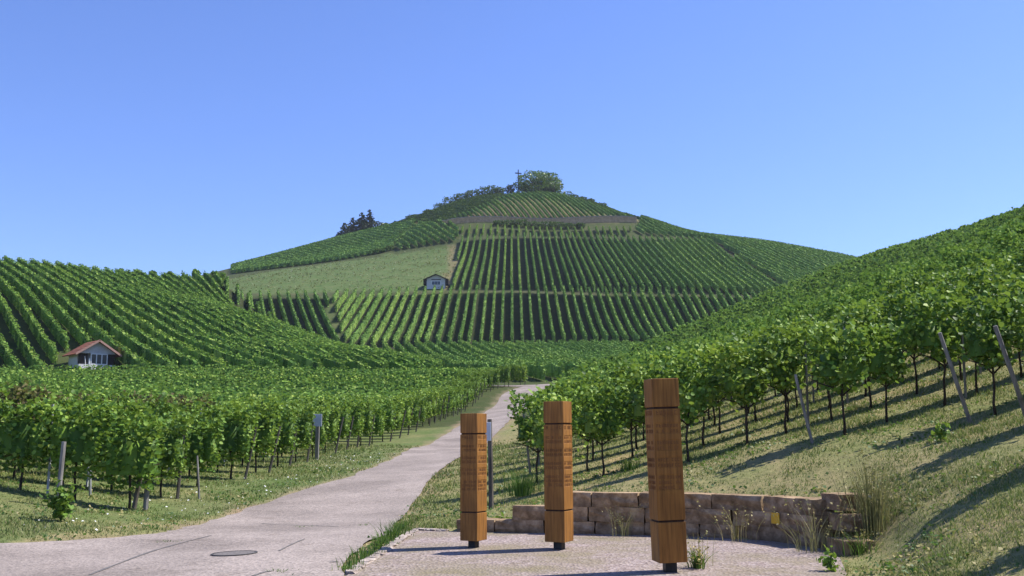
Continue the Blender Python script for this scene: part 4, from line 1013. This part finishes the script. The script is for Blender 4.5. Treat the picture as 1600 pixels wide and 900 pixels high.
# terrace retaining wall under the summit vines
a0, a1 = at(690, 350, 353), at(994, 344, 358)
tw = empty('terrace_wall', (a0[0], a0[1], h1(a0[0], a0[1]))); tag(tw, 'long brown retaining wall below the summit vine rows', 'wall')
bw = bmesh.new(); cp = bmesh.new(); nW = 42
for i in range(nW):
    t = (i + .5) / nW; x = a0[0] + (a1[0] - a0[0]) * t; y = 354.5 + (357.5 - 354.5) * t; zt = h1(x, y + 3.2) + .25; L = (a1[0] - a0[0]) / nW
    h = 1.0 + .4 * math.sin(t * 3.14)
    rot = Matrix.Rotation(math.atan2(3, a1[0] - a0[0]), 4, 'Z')
    box(bw, (x - tw.location.x, y - tw.location.y + .06 * math.sin(i * 2.3), zt - h / 2 - .5 - tw.location.z), (L + .02, 1.0, h + 1.0), rot, 0, .03)
    box(cp, (x - tw.location.x, y - tw.location.y - .05, zt + .1 - tw.location.z), (L - .03, 1.2, .2), rot, 0, .02)
part('masonry', bw, 'terrace', tw); part('coping', cp, 'stonelight', tw)

# ---------------------------------------------------------------- grass, weeds
def blade_quads(x, y, z, h, w, rng, lean=.5):
    n = len(x); a = rng.uniform(0, 2 * np.pi, n); la = rng.uniform(0, 2 * np.pi, n); l = h * lean * rng.random(n)
    dx, dy = np.cos(a) * w / 2, np.sin(a) * w / 2
    V = np.stack([np.stack([x - dx, y - dy, z], -1), np.stack([x + dx, y + dy, z], -1), np.stack([x + np.cos(la) * l, y + np.sin(la) * l, z + h], -1)], 1)
    return V.reshape(-1, 3)
n = 560000; g = np.random.default_rng(77)
dep = 4.5 * (48 / 4.5) ** (g.random(n) ** 1.15); uu = g.uniform(-.53, .53, n); gx_, gy_ = uu * dep, dep
keep = ~in_poly(gx_, gy_, ROAD_POLY) & ~in_poly(gx_, gy_, PAD_POLY) & (poly_dist(gx_, gy_, ARC, False) > .34)
pn = np.sin(gx_ * 1.3 + 1.7 * np.sin(gy_ * .9)) * np.sin(gy_ * 1.1 + 2 * np.sin(gx_ * .7)) + .6 * np.sin(gx_ * 3.1 + gy_ * 2.3) * np.sin(gy_ * 3.7 - gx_ * 1.9)
_dl = poly_dist(gx_, gy_, nL[::3], False); keep &= g.random(n) < np.clip(_dl / .7 + .08, 0, 1)
keep &= g.random(n) < np.clip(.75 + .4 * pn, .12, 1)
gx_, gy_, dep = gx_[keep], gy_[keep], dep[keep]; m = len(gx_); gz_ = H(gx_, gy_)
V = blade_quads(gx_, gy_, gz_ - .01, g.uniform(.016, .05, m) * (1 + dep / 40) * np.clip(1 + .45 * pn[keep], .6, 1.7), .006 + .0009 * dep, g, .9)
tag(link('grass', np_mesh('grass', V, np.arange(len(V)).reshape(-1, 3), M['grass'])), 'short mown grass with dry patches on lawn and verge', 'grass', None, 'stuff')
print('grass', m)
# low weeds, clover and dead grass in patches on the lawns
n = 21000; g3 = np.random.default_rng(15); dw = 8 * (42 / 8) ** g3.random(n); xw = g3.uniform(-.53, .53, n) * dw; yw = dw
pw = np.sin(xw * 1.9 + 2 * np.sin(yw * .8)) + np.sin(yw * 1.4 + 1.5 * np.sin(xw * 1.1)) + .9 * g3.normal(size=n)
kw_ = (pw > .8) & ~in_poly(xw, yw, ROAD_POLY) & ~in_poly(xw, yw, PAD_POLY) & (poly_dist(xw, yw, ARC, False) > .4) & (poly_dist(xw, yw, nL[::3], False) > .3)
xw, yw, dw = xw[kw_], yw[kw_], dw[kw_]; m_ = len(xw); half = g3.random(m_) < .6
for nm, mk, sel, lb in (('lawn_weeds', 'weed', half, 'low green weeds and clover in patches on the mown slopes'), ('dead_grass', 'straw', ~half, 'dead pale grass lying on the mown slopes')):
    xs_, ys_ = np.repeat(xw[sel], 4), np.repeat(yw[sel], 4); k_ = len(xs_); xs_ = xs_ + g3.normal(0, .07, k_); ys_ = ys_ + g3.normal(0, .07, k_)
    V = quads(np.column_stack([xs_, ys_, H(xs_, ys_) + g3.uniform(.01, .05, k_)]), g3.uniform(.016, .04, k_) * (1 + ys_ / 25), g3, .6)
    tag(link(nm, quad_mesh(nm, V, M[mk])), lb, 'weeds' if nm == 'lawn_weeds' else 'dead grass', None, 'stuff')
# rough unmown meadow on the hill flank
n = 9000; g2 = np.random.default_rng(5)
mx = g2.uniform(-100, -10, n * 3); my = g2.uniform(243, 325, n * 3); kk_ = in_poly(mx, my, FIELD); mx, my = mx[kk_][:n], my[kk_][:n]
cl_ = np.sin(mx * .35 + my * .12) * np.sin(my * .3 - mx * .1) + .8 * g2.normal(size=len(mx)) > .1; mx, my = mx[cl_], my[cl_]
V = quads(np.column_stack([mx, my, H(mx, my) + g2.uniform(.05, .4, len(mx))]), g2.uniform(.18, .5, len(mx)), g2, 1.0)
tag(link('meadow_grass', quad_mesh('meadow_grass', V, M['meadow'])), 'rough pale meadow grass and seed heads on the hill flank', 'meadow', None, 'stuff')
# white specks of daisies on the verge
n = 260; dep = g.uniform(17, 40, n); xx = np.array([road_left_x(max(d_, 17.4)) - g.uniform(.2, 2.6) for d_ in dep]); zz_ = H(xx, dep) + .05
V = quads(np.column_stack([xx, dep, zz_]), g.uniform(.025, .055, n), g, 2.0)
tag(link('daisy_flowers', quad_mesh('daisy_flowers', V, M['flower'])), 'tiny white flowers dotted over the left verge', 'flowers', None, 'stuff')

def tuft(name, p, n, hgt, spread, w, mat, label, group=None, seed=0, seedheads=False, cat='grass tuft', lean=.6):
    rng = np.random.default_rng(seed); r = np.abs(rng.normal(0, spread, n)); a = rng.uniform(0, 2 * np.pi, n); x, y = np.cos(a) * r, np.sin(a) * r
    h = hgt * rng.uniform(.45, 1.05, n); la = a + rng.normal(0, .5, n); Vs = []; S = 4
    l = h * lean * rng.random(n)
    wd = rng.uniform(0, np.pi, n)
    prev = None; V = np.zeros((n, S + 1, 2, 3))
    for k in range(S + 1):
        f = k / S; cx_, cy_, cz_ = x + np.cos(la) * l * f ** 2, y + np.sin(la) * l * f ** 2, h * (f - .12 * f * f * lean)
        hw = w * (1 - f) ** .7 / 2 + .0008
        V[:, k, 0] = np.stack([cx_ - np.cos(wd) * hw, cy_ - np.sin(wd) * hw, cz_], -1); V[:, k, 1] = np.stack([cx_ + np.cos(wd) * hw, cy_ + np.sin(wd) * hw, cz_], -1)
    idx = np.arange(n * (S + 1) * 2).reshape(n, S + 1, 2); Fc = np.stack([idx[:, :-1, 0], idx[:, :-1, 1], idx[:, 1:, 1], idx[:, 1:, 0]], -1).reshape(-1, 4)
    root = empty(name, p); tag(root, label, cat, group)
    b = link('blades', np_mesh('blades', V.reshape(-1, 3), Fc, M[mat]), root); b['kind'] = 'stuff'
    if seedheads:
        tips = V[:, -1].mean(1); sel = rng.random(n) < .4; tips = tips[sel]
        c = np.concatenate([tips + rng.normal(0, .012, tips.shape) + np.array([0, 0, q]) for q in (-.10, -.05, 0, .03)])
        s_ = link('seed_heads', quad_mesh('seed_heads', quads(c, rng.uniform(.015, .04, len(c)), rng), M['straw']), root); s_['kind'] = 'stuff'
    return root
pA = on_pad(1090, 888)
tuft('grass_tuft', pA, 90, .26, .05, .014, 'weed', 'green grass tuft with thin stalks right of the nearest stele', None, 1, True, lean=.9)
tuft('grass_stalks', (pA[0] + .05, pA[1] + .1, pA[2]), 26, .42, .09, .005, 'straw', 'thin pale stalks standing over the tuft by the nearest stele', None, 2, True, lean=.25)
_q = at(1366, 850, ey - .45); gp = (_q[0], _q[1]); tuft('tall_grass', (gp[0], gp[1], h1(*gp) - .02), 240, 1.15, .16, .012, 'straw', 'tall yellowish grass clump at the right end of the stone wall', None, 3, True, lean=.35)
gp = (ex + .3, ey - .9); tuft('tall_grass', (gp[0], gp[1], padz(*gp)), 80, .34, .13, .012, 'weed', 'green grass clump growing between the stepped end stones', None, 4, True, lean=.8)
gp = (ex - .15, ey - .5); tuft('tall_grass', (gp[0], gp[1], padz(*gp)), 55, .8, .22, .007, 'straw', 'feathery dry grass leaning before the shaded right end of the wall', None, 5, True, lean=.9)
for k, (u, v) in enumerate(((1150, 838), (975, 830))):
    p = on_pad(u, v + 8); tuft('dry_grass', p, 34, .55, .12, .005, 'straw', 'thin dry grass stalks before the wall behind the nearest stele' if k else 'thin dry grass stalks before the wall near the yellow plate', None, 6 + k, True, lean=.7)
for k, (u, v, hh) in enumerate(((560, 884, .16), (572, 872, .2), (586, 866, .16), (598, 856, .24), (608, 848, .2), (616, 842, .34), (624, 838, .22), (634, 830, .2), (642, 822, .18), (552, 893, .15), (628, 826, .2))):
    p = on_pad(u - 6, v); tuft('grass_tuft', (p[0], p[1], h1(p[0], p[1])), 60, hh, .09, .012, 'weed', 'green weed tuft at the edging stones, ' + ('second', 'third', 'fourth', 'fifth', 'sixth', 'seventh', 'ninth', 'tenth', 'topmost', 'first', 'eighth')[k] + ' going up the lane', 'weed tufts along the edging stones', 20 + k)
for k, (u, v) in enumerate(((262, 847), (571, 821), (440, 893), (474, 824))):
    p = roadz(u, v); tuft('grass_tuft', (p[0], p[1], p[2] - .01), 40, .05, .12, .012, 'weed', 'flat weed tuft growing in the lane surface, ' + ('left of the manhole', 'before the gravel corner', 'below the manhole', 'behind the manhole')[k], 'weed tufts in the lane', 60 + k, lean=1.4)
gp = ground_at(815, 775, 17, 24); tuft('tall_grass', gp, 300, .6, .22, .012, 'weed', 'bright green grass tuft under the bushy end vine between two steles', None, 40, lean=.5)
gp = ground_at(985, 735, 17, 24); tuft('grass_tuft', gp, 120, .3, .15, .012, 'weed', 'green weeds at the foot of the vine left of the nearest stele', None, 41)
# leafy weed at the front row
def leafy(p, hgt, spread, n, label, seed, leaf=.06):
    rng = np.random.default_rng(seed); root = empty('leafy_weed', p); tag(root, label, 'weed'); bm = bmesh.new(); C = []
    for k in range(n):
        a = rng.uniform(0, 2 * math.pi); r = spread * rng.random(); e = Vector((math.cos(a) * r, math.sin(a) * r, hgt * rng.uniform(.6, 1)))
        tube(bm, [(0, 0, 0), tuple(e * .5 + Vector((0, 0, .06))), tuple(e)], [.008, .006, .003], 4)
        for q in np.linspace(.25, 1, 9): C.append(np.array(e) * q + rng.normal(0, .035, 3))
    link('stems', bm_mesh('stems', bm, M['weed']), root); C = np.array(C)
    V, Fc = leaves(C, rng.uniform(.6, 1.3, len(C)) * leaf, rng); o = link('leaves', np_mesh('leaves', V, Fc, M['leaf']), root); o['kind'] = 'stuff'
leafy(ground_at(95, 815, 15, 24), .72, .28, 20, 'bushy leafy weed at the foot of the leaning post', 1, .10)
p = on_pad(1300, 893); leafy(p, .22, .16, 7, 'low broad leaved weed beside the pale end block', 2, .055)
p = on_pad(783, 826); leafy(p, .16, .16, 8, 'small leafy weed at the low left end of the wall', 3, .08)
gp = ground_at(1470, 690, 12, 20); leafy(gp, .32, .1, 7, 'single pale green weed on the lawn by the leaning post', 4, .07)

# ---------------------------------------------------------------- summer haze
bm = bmesh.new(); box(bm, (0, 0, 0), (3400, 3400, 190)); hm = bpy.data.materials.new('haze'); hm.use_nodes = True; hn = hm.node_tree; hn.nodes.clear()
ho = hn.nodes.new('ShaderNodeOutputMaterial'); hv = hn.nodes.new('ShaderNodeVolumePrincipled'); hv.inputs['Density'].default_value = .00012; hv.inputs['Color'].default_value = (.86, .92, 1, 1); hv.inputs['Anisotropy'].default_value = .2
hn.links.new(hv.outputs[0], ho.inputs['Volume'])
lo_ = float(GZ.min()) - 1.0; hi_ = float(max(GZ.max(), 130)) + 6
hz_ = link('haze', bm_mesh('haze', bm, hm), None, (0, 0, (lo_ + hi_) / 2)); hz_.scale = (2.05, 2.05, (hi_ - lo_) / 190); tag(hz_, 'thin summer haze over the valley', None, None, 'stuff')
